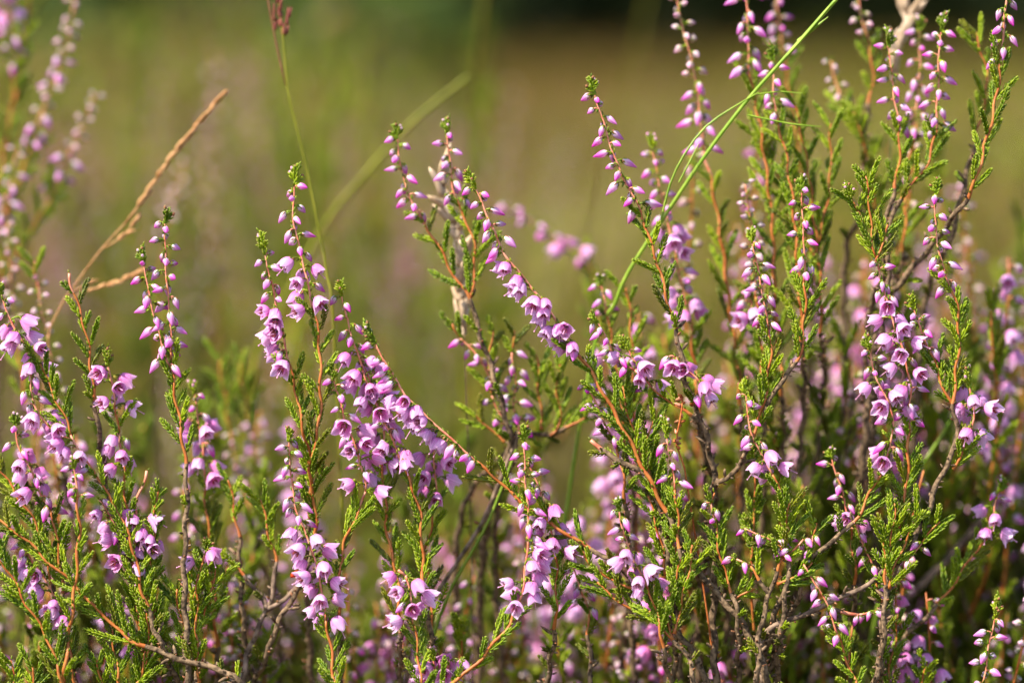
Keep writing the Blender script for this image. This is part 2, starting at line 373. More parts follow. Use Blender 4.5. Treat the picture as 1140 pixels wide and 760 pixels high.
def grow(root, org, pts, d, main, opt):
    """one traced branch. pts: (x, y, code[, depth]) from the tip down; builds stem, spikes, flowers, shoots"""
    P = []
    for q in pts:
        dd = q[3] if len(q) > 3 else d
        P.append((at(q[0], q[1], dd), q[2]))
    if main and P[-1][0].z > 0.02:                    # carry the stem down to the soil
        e = P[-1][0]; pv = (P[-1][0] - P[-2][0]).normalized()
        q1 = e + Vector((pv.x * .02, .016, -.035)); q2 = q1 + Vector((rnd.uniform(-.02, .02) + pv.x * .01, .03, -(q1.z * .5)))
        P[-1] = (P[-1][0], 'w'); P += [(q1, 'w'), (q2, 'w'), (Vector((q2.x + rnd.uniform(-.015, .015), q2.y + .01, -.004)), 'w')]
    S = catmull(P, 0.0012); n = len(S)
    fat = opt.get('fat', 1.0)
    # wobble: woody and leafy parts are never dead straight
    ph = rnd.uniform(0, 6); arc = [0.0]
    for i in range(1, n): arc.append(arc[-1] + (S[i][0] - S[i - 1][0]).length)
    Q = []; rad = []; codes = [c for _, c in S]; tot = arc[-1]; firstw = None
    for i, (p, c) in enumerate(S):
        k = c[0]; s = arc[i]
        amp = .0003 if k in 'wsr' else .00012
        p = p + Vector((math.sin(s * 700 + ph) * amp, math.cos(s * 560 + ph) * amp, 0))
        Q.append(p)
        if k == 'w' and firstw is None: firstw = s
        r = RAD[k] * fat
        if k == 'w': r = (.50 + min(.7, (s - firstw) * 4.5)) * fat * (1 + .12 * math.sin(s * 2100 + ph))
        if k == 's': r = (.21 + min(.17, s * 2.4)) * fat
        rad.append(r * MM)
    for _ in range(3): rad = [rad[0]] + [(rad[i - 1] + rad[i] * 2 + rad[i + 1]) / 4 for i in range(1, n - 1)] + [rad[-1]]
    # runs of flowering / other
    runs = []; i = 0
    while i < n - 1:
        fl = codes[i][0] in 'TbmB'; j = i
        while j < n - 1 and (codes[j][0] in 'TbmB') == fl: j += 1
        runs.append((fl, i, j)); i = j
    def tan(i): return (Q[max(i - 2, 0)] - Q[min(i + 2, n - 1)]).normalized()     # towards the tip
    matof = {'T': 'leaf', 'b': 'redstem', 'm': 'redstem', 'B': 'redstem', 'r': 'redstem', 's': 'stem', 'w': 'wood'}
    if opt.get('grey'): matof['w'] = 'grey_wood'
    stem_parts = []
    stemname = 'stem' if main else 'branch'
    for fl, a, b in runs:
        mb = MB(); loc = [Q[i] - org for i in range(a, b + 1)]
        tube(mb, loc, rad[a:b + 1], [matof[codes[i][0]] for i in range(a, b)], 7)
        # scale leaves along the stem, scars on the wood
        s_next = arc[a]
        for i in range(a, b):
            if arc[i] < s_next: continue
            k = codes[i][0]; t = tan(i); a_ = rnd.uniform(0, 6.28)
            if k == 'w':
                s_next += rnd.uniform(.0007, .0016)
                if Q[i].z < .22: s_next += .008
                o = rand_perp(t, a_)
                spindle(mb, Q[i] - org + o * rad[i] * .8, t * .5 + o, rnd.uniform(.6, 1.5) * MM, .7 * MM, .5 * MM, pick(['scale', 'wood', 'wood', 'grey_wood']), n=4)
                if rnd.random() < .12:
                    spindle(mb, Q[i] - org + o * rad[i] * .8, t * .7 + o, rnd.uniform(1.5, 3.5) * MM, .8 * MM, .8 * MM, 'wood', n=5, tip_w=.8)
            else:
                s_next += rnd.uniform(.0007, .0013) if k != 'r' else .0022
                o = rand_perp(t, a_); sz = rnd.uniform(.7, 1.1) if k != 's' else rnd.uniform(.5, 1.0)
                if k == 's' and rnd.random() < .15: continue
                spindle(mb, Q[i] - org + o * rad[i] * .8, t + o * .45, 1.3 * sz * MM, .55 * MM, .35 * MM, pick(['leaf', 'leaf', 'leaf_dark']) if k != 'r' else 'leaf_dark')
        if fl:
            part = mb.build('flower_spike', root)
        else:
            part = mb.build(stemname, root); stem_parts.append(part)
        # leafy tip
        if codes[a][0] == 'T':
            j = a
            while j < b and codes[j][0] == 'T': j += 1
            L = max(2.2, (arc[j] - arc[a]) / MM)
            me, sc = near_len(TIPS, L)
            mt = Matrix.Translation(Q[j] - org) @ frame(tan(j)) @ Matrix.Rotation(rnd.uniform(0, 6), 4, 'Z') @ Matrix.Diagonal((MM, MM, MM * sc, 1))
            link(me, 'leafy_tip', part if fl else root, mt)
        if fl:
            s_next = arc[a]; ang = rnd.uniform(0, 6.28); cnt = 0
            s0 = arc[a]; ln = arc[b] - arc[a]
            for i in range(a, b + 1):
                if arc[i] < s_next or cnt > 98: continue
                c = codes[min(i, b - 1)]; k = c[0]
                if k == 'T': s_next = arc[i] + .0004; continue
                pitch = {'b': .70, 'm': .78, 'B': .35}[k] * MM / opt.get('dens', 1.0)
                s_next += pitch * rnd.uniform(.8, 1.2); s_next = max(s_next, arc[i])
                ang += 2.4; az = ang + rnd.uniform(-.3, .3)
                if '<' in c: az = R(rnd.uniform(135, 285))
                elif '>' in c: az = R(rnd.uniform(255, 405))
                grow_s = .78 + .32 * min(1, (arc[i] - s0) / .018)
                if k == 'B' and rnd.random() < .12: me = pick(BUDS_M)
                elif k == 'B': me = pick(BELLS)
                elif k == 'm': me = pick(BUDS_M)
                else: me = pick(BUDS_P if opt.get('pale') else BUDS_S)
                if k == 'b': sc = grow_s * (1.0 if opt.get('pale') else 1.2)
                elif k == 'm': sc = .88 + .24 * min(1, (arc[i] - s0) / .03)
                else: sc = 1.1
                sc *= rnd.uniform(.88, 1.10) * opt.get('size', 1.0)
                e = Euler((rnd.uniform(-.25, .25), rnd.uniform(-.2, .2), az), 'XYZ')
                o = Vector((math.cos(az), math.sin(az), 0))
                mt = Matrix.Translation(Q[i] - org + o * rad[i] * .6) @ e.to_matrix().to_4x4() @ Matrix.Scale(sc * MM, 4)
                link(me, 'bell_flower' if me.name.startswith('bell') else 'flower_bud', part, mt); cnt += 1
        else:
            # leafy side shoots
            s_next = arc[a] + .0006; side = 0; cnt = 0; base = part if not main else root
            for i in range(a, b + 1):
                if arc[i] < s_next or cnt > 90: continue
                c = codes[min(i, b - 1)]; k = c[0]
                if k == 'r': s_next = arc[i] + .002; continue
                if k == 'w':
                    s_next = arc[i] + rnd.uniform(.003, .007)
                    if Q[i].z < .22 or rnd.random() > opt.get('wleaf', .6): continue
                    put_shoot(base, org, Q[i], tan(i), rand_perp(tan(i), rnd.uniform(0, 6.28)), rnd.uniform(2.5, 5), 1.1, .2, rnd.random() < .5); cnt += 1
                    continue
                s_next = arc[i] + rnd.uniform(.0009, .0017) / opt.get('leafy', 1.0)
                side += 1
                t = tan(i); a_ = math.pi / 2 + side * math.pi + rnd.uniform(-.7, .7) if side % 5 else math.pi + rnd.uniform(-.6, .6)
                o = rand_perp(t, a_)
                age = arc[i] - arc[a]
                L = rnd.uniform(3.4, 7.0) + min(4.5, age / MM * .12) * rnd.random()
                L *= opt.get('shoot', 1.0)
                put_shoot(base, org, Q[i] + o * rad[i] * .6, t, o, L, rnd.uniform(.45, .95), rnd.uniform(.1, .5), rnd.random() < .12); cnt += 1
    return Q

def sprig(label, d, branches, group=None, **opt):
    """branches: first the main stem, then side branches; every branch runs tip -> base"""
    e = at(branches[0][-1][0], branches[0][-1][1], branches[0][-1][3] if len(branches[0][-1]) > 3 else d)
    org = Vector((e.x, e.y + .03, 0))
    root = thing('heather_sprig', label, 'heather sprig', org, group)
    for i, b in enumerate(branches): grow(root, org, b, d, i == 0, opt)
    return root
# ------------------------------------------------------------------ ground, far heath, tree line
def gmat(name, cols, scale, rough=.95):
    m, nt, b = base_mat(name, rough, .02)
    r, n = noise_mix(nt, scale, cols[0], cols[1], .35, .65, 6)
    r2, n2 = noise_mix(nt, scale * .13, cols[2], cols[3], .42, .58, 3)
    f = node(nt, 'ShaderNodeTexNoise'); f.inputs['Scale'].default_value = scale * .37
    c = mixrgb(nt, r.outputs[0], r2.outputs[0], f.outputs['Fac'])
    nt.links.new(c, b.inputs['Base Color'])
    bp = node(nt, 'ShaderNodeBump'); bp.inputs['Strength'].default_value = .6; bp.inputs['Distance'].default_value = .02
    nt.links.new(n.outputs['Fac'], bp.inputs['Height']); nt.links.new(bp.outputs[0], b.inputs['Normal'])
    return m
M['soil'] = gmat('heath_ground', [(.04, .031, .006), (.085, .065, .013), (.042, .042, .005), (.085, .057, .015)], 3.0)
def ground():
    xs = np.concatenate([np.linspace(-600, -6, 14), np.linspace(-5, 5, 60), np.linspace(6, 600, 14)])
    ys = np.concatenate([np.linspace(-600, -3, 10), np.linspace(-2, 10, 70), np.linspace(12, 900, 20)])
    mb = MB(); vs = []
    for y in ys:
        for x in xs:
            r_ = math.hypot(x, y)
            z = .012 * math.sin(x * 3.1 + 1) * math.sin(y * 2.3) * min(1, 8 / (r_ + 1))
            vs.append((x, y, z - .005))
    nx = len(xs)
    fs = [(j * nx + i, j * nx + i + 1, (j + 1) * nx + i + 1, (j + 1) * nx + i) for j in range(len(ys) - 1) for i in range(nx - 1)]
    mb.add(vs, fs, 'soil'); o = mb.build('ground'); o['kind'] = 'structure'; return o
ground()

nrs = np.random.RandomState(11)
def template(mb):
    return (np.array(mb.v), mb.f, np.array(mb.m), np.array(mb.p), mb.mats)
def scatter(name, label, cat, tmpls, places, kind='stuff'):
    """many copies of low templates as ONE mesh. places: (tmpl, x, y, z, rot, tilt, scale, zscale)"""
    V = []; F3 = []; P = []; MI = []; mats = []; off = 0
    LS = []; 
    for (ti, x, y, z, rot, tilt, s, zs) in places:
        v, f, mi, p, ms = tmpls[ti]
        c, sn = math.cos(rot), math.sin(rot)
        w_ = v * np.array([s, s, s * zs]); w_ = w_.copy()
        w_[:, 0] += w_[:, 2] * tilt
        X = w_[:, 0] * c - w_[:, 1] * sn + x; Y = w_[:, 0] * sn + w_[:, 1] * c + y
        V.append(np.stack([X, Y, w_[:, 2] + z], 1)); P.append(p)
        for m_ in ms:
            if m_ not in mats: mats.append(m_)
        mp = np.array([mats.index(m_) for m_ in ms]); MI.append(mp[mi])
        LS.append((ti, off)); off += len(v)
    flat = {}
    for ti in range(len(tmpls)):
        f = tmpls[ti][1]; flat[ti] = (np.array([i for q in f for i in q]), np.array([len(q) for q in f]))
    loops = np.concatenate([flat[ti][0] + o for ti, o in LS]); tots = np.concatenate([flat[ti][1] for ti, o in LS])
    starts = np.concatenate([[0], np.cumsum(tots)[:-1]])
    me = bpy.data.meshes.new(name); V = np.concatenate(V); P = np.concatenate(P)
    me.vertices.add(len(V)); me.vertices.foreach_set('co', V.ravel())
    me.loops.add(len(loops)); me.loops.foreach_set('vertex_index', loops)
    me.polygons.add(len(tots)); me.polygons.foreach_set('loop_start', starts); me.polygons.foreach_set('loop_total', tots)
    for m_ in mats: me.materials.append(M[m_])
    me.polygons.foreach_set('material_index', np.concatenate(MI)); me.update(); me.validate()
    a = me.color_attributes.new('pig', 'FLOAT_COLOR', 'POINT')
    a.data.foreach_set('color', np.concatenate([P, np.ones((len(P), 1))], 1).ravel())
    o = link(me, name)
    if kind: o['kind'] = kind
    if label: o['label'] = label; o['category'] = cat
    return o

def low_sprig(H, nf, ns, palemix, fl=('bud', 'faded', 'faded'), coarse=1.0):
    """simple whole sprig for the far, out-of-focus thicket, metres, base at z=0"""
    mb = MB(); bend = rnd.uniform(-.12, .12); b2 = rnd.uniform(-.1, .1)
    def pos(t): return Vector((bend * H * t * t, b2 * H * t * t, H * t))
    tube(mb, [pos(t) for t in (0, .4, .7, .97)], [.0012, .0009, .0006, .0003], 'wood', 3, cap=False)
    for i in range(nf):
        t = rnd.uniform(.70, .99); a = rnd.uniform(0, 6.28); o = Vector((math.cos(a), math.sin(a), -.3))
        big = rnd.random() < .4 and t < .9
        spindle(mb, pos(t) + o * .0012, o, coarse * (.0034 if big else .0024), coarse * (.0034 if big else .0016), coarse * (.0032 if big else .0016), 'pale' if rnd.random() < palemix else pick(fl), n=5, tip_w=.85)
    for i in range(ns):
        t = rnd.uniform(.25, .96); a = rnd.uniform(0, 6.28); o = Vector((math.cos(a) * .7, math.sin(a) * .7, 1))
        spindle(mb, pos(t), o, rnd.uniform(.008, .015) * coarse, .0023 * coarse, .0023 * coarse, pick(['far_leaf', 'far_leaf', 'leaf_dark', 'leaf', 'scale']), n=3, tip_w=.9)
    return mb
def low_tuft(H, nb, mats):
    mb = MB()
    for i in range(nb):
        a = rnd.uniform(0, 6.28); l = rnd.uniform(.1, .6); h = H * rnd.uniform(.5, 1); wd = rnd.uniform(.0015, .004)
        b = Vector((rnd.uniform(-.02, .02), rnd.uniform(-.02, .02), 0)); d = Vector((math.cos(a), math.sin(a), 0)); s = Vector((-d.y, d.x, 0)) * wd
        p1 = b + d * (h * l * .3) + Vector((0, 0, h * .6)); p2 = b + d * (h * l) + Vector((0, 0, h))
        mb.add([b - s, b + s, p1 + s, p1 - s, p2], [(0, 1, 2, 3), (3, 2, 4)], pick(mats))
    return mb
def clump(n, H, nf, ns, pm, coarse=1.0):
    mb = MB()
    for k in range(n):
        a = rnd.uniform(0, 6.28); r_ = rnd.uniform(.0, .055) * coarse ** .6
        mb.merge(low_sprig(H * rnd.uniform(.72, 1.05), nf, ns, pm, coarse=coarse), Matrix.Translation((r_ * math.cos(a), r_ * math.sin(a), 0)) @ Matrix.Rotation(a, 4, 'Z') @ Matrix.Rotation(rnd.uniform(0, .22), 4, 'Y'))
    return mb
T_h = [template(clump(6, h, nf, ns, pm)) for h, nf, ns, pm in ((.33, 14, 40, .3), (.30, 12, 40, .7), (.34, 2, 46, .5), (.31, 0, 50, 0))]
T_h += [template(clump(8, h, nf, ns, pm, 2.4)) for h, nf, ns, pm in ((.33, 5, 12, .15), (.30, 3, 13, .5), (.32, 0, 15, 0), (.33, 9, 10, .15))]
places = []
for i in range(1700):
    near = i < 560
    dep = .20 + 1.1 * rnd.random() ** 1.3 if near else 1.0 + 7 * rnd.random() ** 1.6
    half = .12 + dep * .32
    x = rnd.uniform(-half, half * 1.05); u = x / (D + dep) / .18                                # -1 .. 1 across the view
    if -.15 < u < .5 and dep > 1.8 and rnd.random() < .7: continue
    hh = .95 if u < -.25 else (.74 if u < .28 else 1.0)
    if dep < .5: hh *= .86
    elif u < -.08: hh *= rnd.uniform(1.0, 1.38) if dep > .42 else 1.0
    if dep > 1.3 and u < -.1: hh *= rnd.choice([.85, 1.0, 1.05]) * (1 if dep < 4.5 else .8)
    pn = math.sin(x * 9 / (1 + dep * .5) + 2) + math.sin(dep * 4.0 + x * 2)       # patches of flowering and of plain green heather
    ti = rnd.choice([0, 1, 2, 2, 3, 3]) if near else 4 + (rnd.choice([0, 3, 3, 1]) if pn > .2 else (2 if pn < -.5 else rnd.choice([0, 1, 2, 3])))
    places.append((ti, x, dep, 0, rnd.uniform(0, 6.28), rnd.uniform(-.1, .1), 1.0, hh * rnd.uniform(.72, 1.10)))
scatter('heather_thicket', 'dense out-of-focus heather thicket filling the ground behind the sharp sprigs', 'heather', T_h, places)
T_g = [template(low_tuft(.22, 14, ['grass_dull', 'grass_dull', 'scale', 'grass_dull'])), template(low_tuft(.16, 14, ['straw', 'grass_dull', 'grass_dull', 'grass_dull'])), template(low_tuft(.3, 12, ['grass_dull', 'grass'])), template(low_tuft(.42, 6, ['grass_yellow', 'grass', 'grass_dull', 'faded']))]
places = [(3, rnd.uniform(-.30, .10), rnd.uniform(.45, 1.5), 0, rnd.uniform(0, 6), 0, 1.0, rnd.uniform(.6, 1.05)) for _ in range(150)]
for i in range(4200):
    dep = .6 + 24 * rnd.random() ** 2.0; half = .25 + dep * .32
    x = rnd.uniform(-half, half)
    u = x / (D + dep) / .18
    ti = 2 if (u < -.2 and rnd.random() < .35) else rnd.randrange(2)
    places.append((ti, x, dep, 0, rnd.uniform(0, 6.28), 0, 1.0, rnd.uniform(.5, 1.1)))
scatter('heath_grass', 'olive and straw coloured blurred grass covering the heath beyond the thicket', 'grass', T_g, places)

def leaf_cloud(rings, nleaf, size, mat, seed):
    """crown of many small leaf faces; rings = (z, radius)"""
    rs = random.Random(seed); mb = MB()
    zs = [z for z, _ in rings]
    for i in range(nleaf):
        k = rs.randrange(len(rings) - 1); t = rs.random(); z = rings[k][0] * (1 - t) + rings[k + 1][0] * t
        rr = (rings[k][1] * (1 - t) + rings[k + 1][1] * t) * (1 + .25 * math.sin(z * 9 + seed)) * rs.random() ** .45
        a = rs.uniform(0, 6.28); rr *= 1 + .2 * math.sin(a * 5 + z * 3)
        p = Vector((rr * math.cos(a), rr * math.sin(a), z)); u = Vector((rs.uniform(-1, 1), rs.uniform(-1, 1), rs.uniform(-.6, .6))).normalized()
        v = u.orthogonal().normalized(); s = size * rs.uniform(.5, 1.2)
        mb.add([p - u * s, p + v * s * .5, p + u * s, p - v * s * .5], [(0, 1, 2, 3)], mat, [(.5, .5, rs.random())] * 4)
    return mb
M['needle'] = noisy('dark_needle', (.012, .020, .008), (.035, .05, .015), 1.5, .8, .1)
M['bush_leaf'] = noisy('bush_leaf', (.06, .10, .01), (.13, .19, .02), 3, .6, .3, trans=.3)
M['trunk'] = noisy('trunk_bark', (.05, .035, .02), (.12, .09, .06), 4, .9)
def tree(x, y, label=None, group=None, src=None, s=1.0):
    if src is None:
        r = thing('pine_tree', label, 'tree', (x, y, 0), group)
        t = MB(); tube(t, [Vector((0, 0, -.1)), Vector((.1, 0, 4)), Vector((0, .1, 9.5))], [.25, .17, .03], 'trunk', 8); t.build('trunk', r)
        leaf_cloud([(.15, 2.3), (1.2, 2.6), (3.5, 2.2), (6, 1.5), (8, .8), (10, .08)], 9000, .24, 'needle', 3).build('crown', r)
        return r
    r = src.copy(); C.objects.link(r); r.location = (x, y, 0); r.rotation_euler.z = rnd.uniform(0, 6.28); r.scale = (s, s, s * rnd.uniform(.85, 1.2))
    for c in list(src.children):
        k = c.copy(); C.objects.link(k); k.parent = r
    return r
GT = 'dark trees along the edge of the heath'
t0 = tree(-2.0, 25, 'dark out-of-focus evergreen in the shaded tree line beyond the heath', GT)
for i in range(26):
    row = i % 2; tree(-22 + i * 1.75 + rnd.uniform(-.6, .6), 24 + row * 3.5 + rnd.uniform(-1.2, 1.2), src=t0, s=rnd.uniform(.9, 1.3))
def bush(x, y, h, w_, label, seed, mat='bush_leaf', size=.03, n=2600):
    r = thing('leafy_bush', label, 'bush', (x, y, 0))
    t = MB()
    for k in range(6):
        a = k * 1.05; tube(t, [Vector((0, 0, -.01)), Vector((w_ * .3 * math.cos(a), w_ * .3 * math.sin(a), h * .5)), Vector((w_ * .6 * math.cos(a), w_ * .6 * math.sin(a), h * .9))], [.008, .005, .002], 'trunk', 5)
    t.build('stems', r)
    leaf_cloud([(h * .05, w_ * .5), (h * .35, w_), (h * .7, w_ * .9), (h, w_ * .2)], n, size, mat, seed).build('crown', r)
bush(-.34, 6.4, .60, .30, 'yellow-green blurred bush at the top edge behind the red seed head', 2)
bush(-1.5, 6.0, .80, .60, 'blurred green bush in the top left corner behind the pale heather', 5)

# ------------------------------------------------------------------ grasses
def stalk(mb, pts, d, w0, w1, mat, org, flat=.25, n=6):
    P = [(at(q[0], q[1], q[2] if len(q) > 2 else d), 's') for q in pts]
    S = [p for p, _ in catmull(P, .003)]; N = len(S)
    tube(mb, [p - org for p in S], [(w0 + (w1 - w0) * i / (N - 1)) * PX / 2 for i in range(N)], mat, n)
    return S
def to_soil(pts, d):
    x, y = pts[-1][0], pts[-1][1]; x0, y0 = pts[-2][0], pts[-2][1]
    dx = (x - x0) / max(1, abs(y - y0)) * .35
    return list(pts) + [(x + dx * 400, y + 400, d + 10), (x + dx * 900, y + 1400, d + 25)]
def blade(mb, pts, d, w0, wm, mat, org):
    """folded leaf blade with real thickness"""
    P = [(at(q[0], q[1], q[2] if len(q) > 2 else d), 's') for q in pts]
    S = [p - org for p, _ in catmull(P, .003)]; N = len(S); o = len(mb.v); k = mb.mi(mat)
    for i, p in enumerate(S):
        t = i / (N - 1); wd = (w0 + (wm - w0) * min(1, t * 3)) * PX / 2
        T = (S[min(i + 1, N - 1)] - S[max(i - 1, 0)]).normalized(); s = T.cross(Vector((.25, -1, .1))).normalized(); nn = T.cross(s)
        for a, b in ((-1, 0), (0, .35), (1, 0), (0, -.05)): mb.v.append(tuple(p + s * (wd * a) + nn * (wd * b))); mb.p.append((.5, .5, .5))
    for i in range(N - 1):
        for j in range(4): a = o + i * 4 + j; b = o + i * 4 + (j + 1) % 4; mb.f.append((a, b, b + 4, a + 4)); mb.m.append(k)
def org_of(pts, d): p = at(pts[-1][0], pts[-1][1], d); return Vector((p.x, p.y, 0))

def spikelets(mb, org, pts, d, mat, step, L, wd, spread=.35):
    S = [p for p, _ in catmull([(at(q[0], q[1], d), 's') for q in pts], step)]
    for i in range(len(S) - 1):
        t = (S[i] - S[i + 1]).normalized()
        for k in range(2):
            o = rand_perp(t, rnd.uniform(0, 6.28)); spindle(mb, S[i] - org, t + o * rnd.uniform(.1, spread), L * rnd.uniform(.7, 1.2), wd, wd * .7, mat, n=5)
def dry_grass():
    d = 32; pts = [(246, 108), (215, 145), (180, 190), (150, 236), (115, 275), (85, 315), (62, 352), (50, 420)]
    org = org_of(pts, d); r = thing('dry_grass_stalk', 'straw-brown dry grass stalk leaning to the right above the left sprigs', 'grass stalk', org)
    mb = MB(); stalk(mb, to_soil(pts, d), d, 1.8, 3.0, 'straw', org); mb.build('stem', r)
    for q in ([(246, 108), (215, 145), (180, 190), (150, 236)],):
        m2 = MB(); spikelets(m2, org, q, d, 'straw', .0016, .0032, .0011, .25); m2.build('seed_head', r)
    for q, b in (([(150, 248), (138, 262), (122, 273)], (113, 277)), ([(149, 306), (118, 318), (90, 326)], (74, 338)), ([(160, 221), (148, 237)], (140, 247)), ([(95, 317), (86, 322)], (80, 326))):
        m2 = MB(); stalk(m2, q + [b], d, 2, 2, 'straw', org); spikelets(m2, org, q, d, 'straw', .0016, .003, .001, .3); m2.build('seed_branch', r)
dry_grass()
def red_grass():
    d = 26; pts = [(309, -6), (314, 30), (318, 70), (320, 98), (330, 140), (342, 190), (354, 250), (364, 305), (372, 380)]
    org = org_of(pts, d); r = thing('grass_stalk', 'thin green grass stalk with a dark red seed head rising behind the tallest left sprig', 'grass stalk', org)
    mb = MB(); stalk(mb, to_soil(pts, d), d, 2.4, 4.0, 'grass_yellow', org); mb.build('stem', r)
    m2 = MB(); spikelets(m2, org, [(309, -6), (313, 22), (318, 48)], d, 'seed', .0014, .003, .0011, .45); 
    spikelets(m2, org, [(306, 18), (308, 42)], d, 'seed', .0014, .003, .0009, .2); spikelets(m2, org, [(321, 22), (317, 48)], d, 'seed', .0014, .003, .0009, .2); m2.build('seed_head', r)
    m3 = MB(); stalk(m3, [(297, -8), (303, 25), (309, 55), (318, 95)], d, 1.6, 1.8, 'seed', org); m3.build('side_stem', r)
red_grass()
def simple_blade(label, pts, d, w0, wm, mat, name='blurred_grass', head=None, group=None):
    org = org_of(pts, d); r = thing(name, label, 'grass blade', org, group)
    mb = MB(); blade(mb, to_soil(pts, d), d, w0, wm, mat, org); mb.build('blade', r)
    if head:
        m2 = MB(); spikelets(m2, org, head, d, 'husk', .003, .004, .0016, .5); m2.build('seed_head', r)
simple_blade('blurred olive grass stem leaning right behind the soft twin bud spikes', [(521, 86), (490, 110), (455, 140), (410, 190), (362, 250), (310, 350), (280, 430)], 95, 6, 9, 'grass_yellow')
simple_blade('faint blurred olive stalk standing upright in the gap at the top centre', [(542, -20), (532, 60), (526, 140), (520, 260), (512, 420)], 200, 8, 9, 'grass_dull')
simple_blade('faint blurred green blade crossing the dark tree line at the top centre', [(725, -20), (708, 60), (690, 130), (672, 220), (650, 330)], 330, 7, 9, 'grass_dull')
simple_blade('bright green grass blade behind the red-brown woody stem at the bottom centre', [(575, 500), (546, 575), (522, 620), (502, 655), (483, 706), (468, 770)], 16, 3, 7, 'grass')
simple_blade('blurred green grass blade in the gap between the two right-hand upright sprigs', [(1066, 455), (1045, 490), (1028, 516), (1010, 548)], 34, 4, 8, 'grass')
simple_blade('blurred green grass blade low in the bottom right between woody stems', [(925, 640), (908, 690), (895, 725), (880, 770)], 55, 4, 9, 'grass')
def long_grass():
    d = 9; main = [(936, -6, 4), (868, 71, 6), (831, 113, 8), (786, 172, 10), (741, 239, 14), (700, 302, 18), (686, 335, 20), (655, 420, 26)]
    org = org_of(main, 26); r = thing('grass_stalk', 'long bright green grass stalk arching from the top edge down through the right sprigs', 'grass stalk', org)
    mb = MB(); stalk(mb, to_soil(main, 26), d, 4.2, 6.2, 'grass', org); mb.build('stem', r)
    for nm, q, w0, w1 in (('sheath', [(925, 6, 3), (900, 36, 4), (867, 73, 6)], 2, 3), ('leaf_blade', [(922, 19, 4), (905, 33, 5), (888, 46, 6)], 1, 4),
                       ('leaf_blade', [(845, 103, 6), (816, 120, 9), (786, 141, 10), (762, 172, 9), (746, 205, 9), (736, 245, 9)], 1.4, 2.6),
                       ('leaf_blade', [(894, 104, 8), (868, 102, 8), (843, 105, 7)], .8, 1.8), ('leaf_blade', [(914, 141, 9), (880, 138, 8), (832, 128, 8)], .8, 2.0), ('leaf_blade', [(778, 160, 10), (768, 180, 9), (756, 203, 9)], 1, 2.2)):
        m2 = MB(); blade(m2, q, d, w0, w1, 'grass', org); m2.build(nm, r)
long_grass()
def thick_stem(label, pts, d, w0, w1, mat):
    org = org_of(pts, d); r = thing('woody_stem', label, 'woody stem', org)
    mb = MB(); S = stalk(mb, to_soil(pts, d), d, w0, w1, mat, org, n=10)
    for i in range(0, len(S) - 1, 2):
        o = rand_perp(Vector((0, 0, 1)), rnd.uniform(0, 6.28)); spindle(mb, S[i] - org + o * .0006, Vector((0, 0, .6)) + o, rnd.uniform(.001, .002), .001, .0006, 'scale')
    mb.build('stem', r)
thick_stem('thick smooth red-brown woody stem leaning behind the bottom centre bells', [(574, 490), (555, 538), (536, 583), (513, 619), (495, 647), (478, 678), (462, 715), (452, 760)], 18, 4, 13, 'grey_wood')
thick_stem('thick pale grey-brown dead stalk crossing diagonally, blurred, at lower right', [(1104, 566), (1075, 600), (1021, 655), (975, 692), (935, 722), (900, 765)], 48, 9, 13, 'grey_wood')
thick_stem('blurred tan dead stalk behind the bells of the right-hand sprig', [(1055, 400), (1030, 450), (1012, 490), (990, 560), (975, 620)], 60, 6, 9, 'grey_wood')
def husk(label, pts, d, w0, w1):
    org = org_of(pts, d); r = thing('withered_grass', label, 'withered blade', org)
    mb = MB(); blade(mb, pts, d, w0, w1, 'husk', org); mb.build('blade', r)
    m3 = MB(); spikelets(m3, org, pts, d, 'husk', .0017, .0062, .0020, .8); m3.build('chaff', r)
    m2 = MB(); stalk(m2, to_soil(pts[-2:], d), d, 1.5, 4, 'wood', org); m2.build('stem', r)
husk('pale beige withered grass blade hanging behind the soft upright sprig left of centre', [(492, 192), (495, 222), (508, 250), (515, 285), (513, 320), (517, 372)], 24, 4, 6)
husk('tan curled withered leaf stalk, blurred, at the top right corner', [(998, -25), (1003, 5), (1011, 22), (1008, 38), (999, 52), (995, 90)], 42, 8, 10)
def rusty():
    pts = [(760, 441), (759, 455), (757, 468), (754, 482), (753, 495), (762, 520)]; d = 1; org = org_of(pts, d)
    r = thing('withered_spike', 'rusty orange withered seed spike below the bells right of centre', 'withered spike', org)
    mb = MB(); stalk(mb, to_soil(pts, d), d, 2, 3, 'rust', org); mb.build('stem', r)
    m2 = MB(); 
    S = [p for p, _ in catmull([(at(q[0], q[1], d), 's') for q in pts[:5]], .0011)]
    for p in S:
        for k in range(rnd.choice([1, 2, 3])):
            o = rand_perp(Vector((0, 0, 1)), rnd.uniform(0, 6.28)); spindle(m2, p - org + Vector((0, 0, rnd.uniform(-.0006, .0006))), o + Vector((0, 0, rnd.uniform(-.5, .9))), rnd.uniform(.0010, .0019), rnd.uniform(.0006, .0012), rnd.uniform(.0006, .0011), rnd.choice(['rust', 'rust', 'scale', 'redstem']), n=5, tip_w=rnd.uniform(.4, .9))
    m2.build('seed_capsules', r)
rusty()

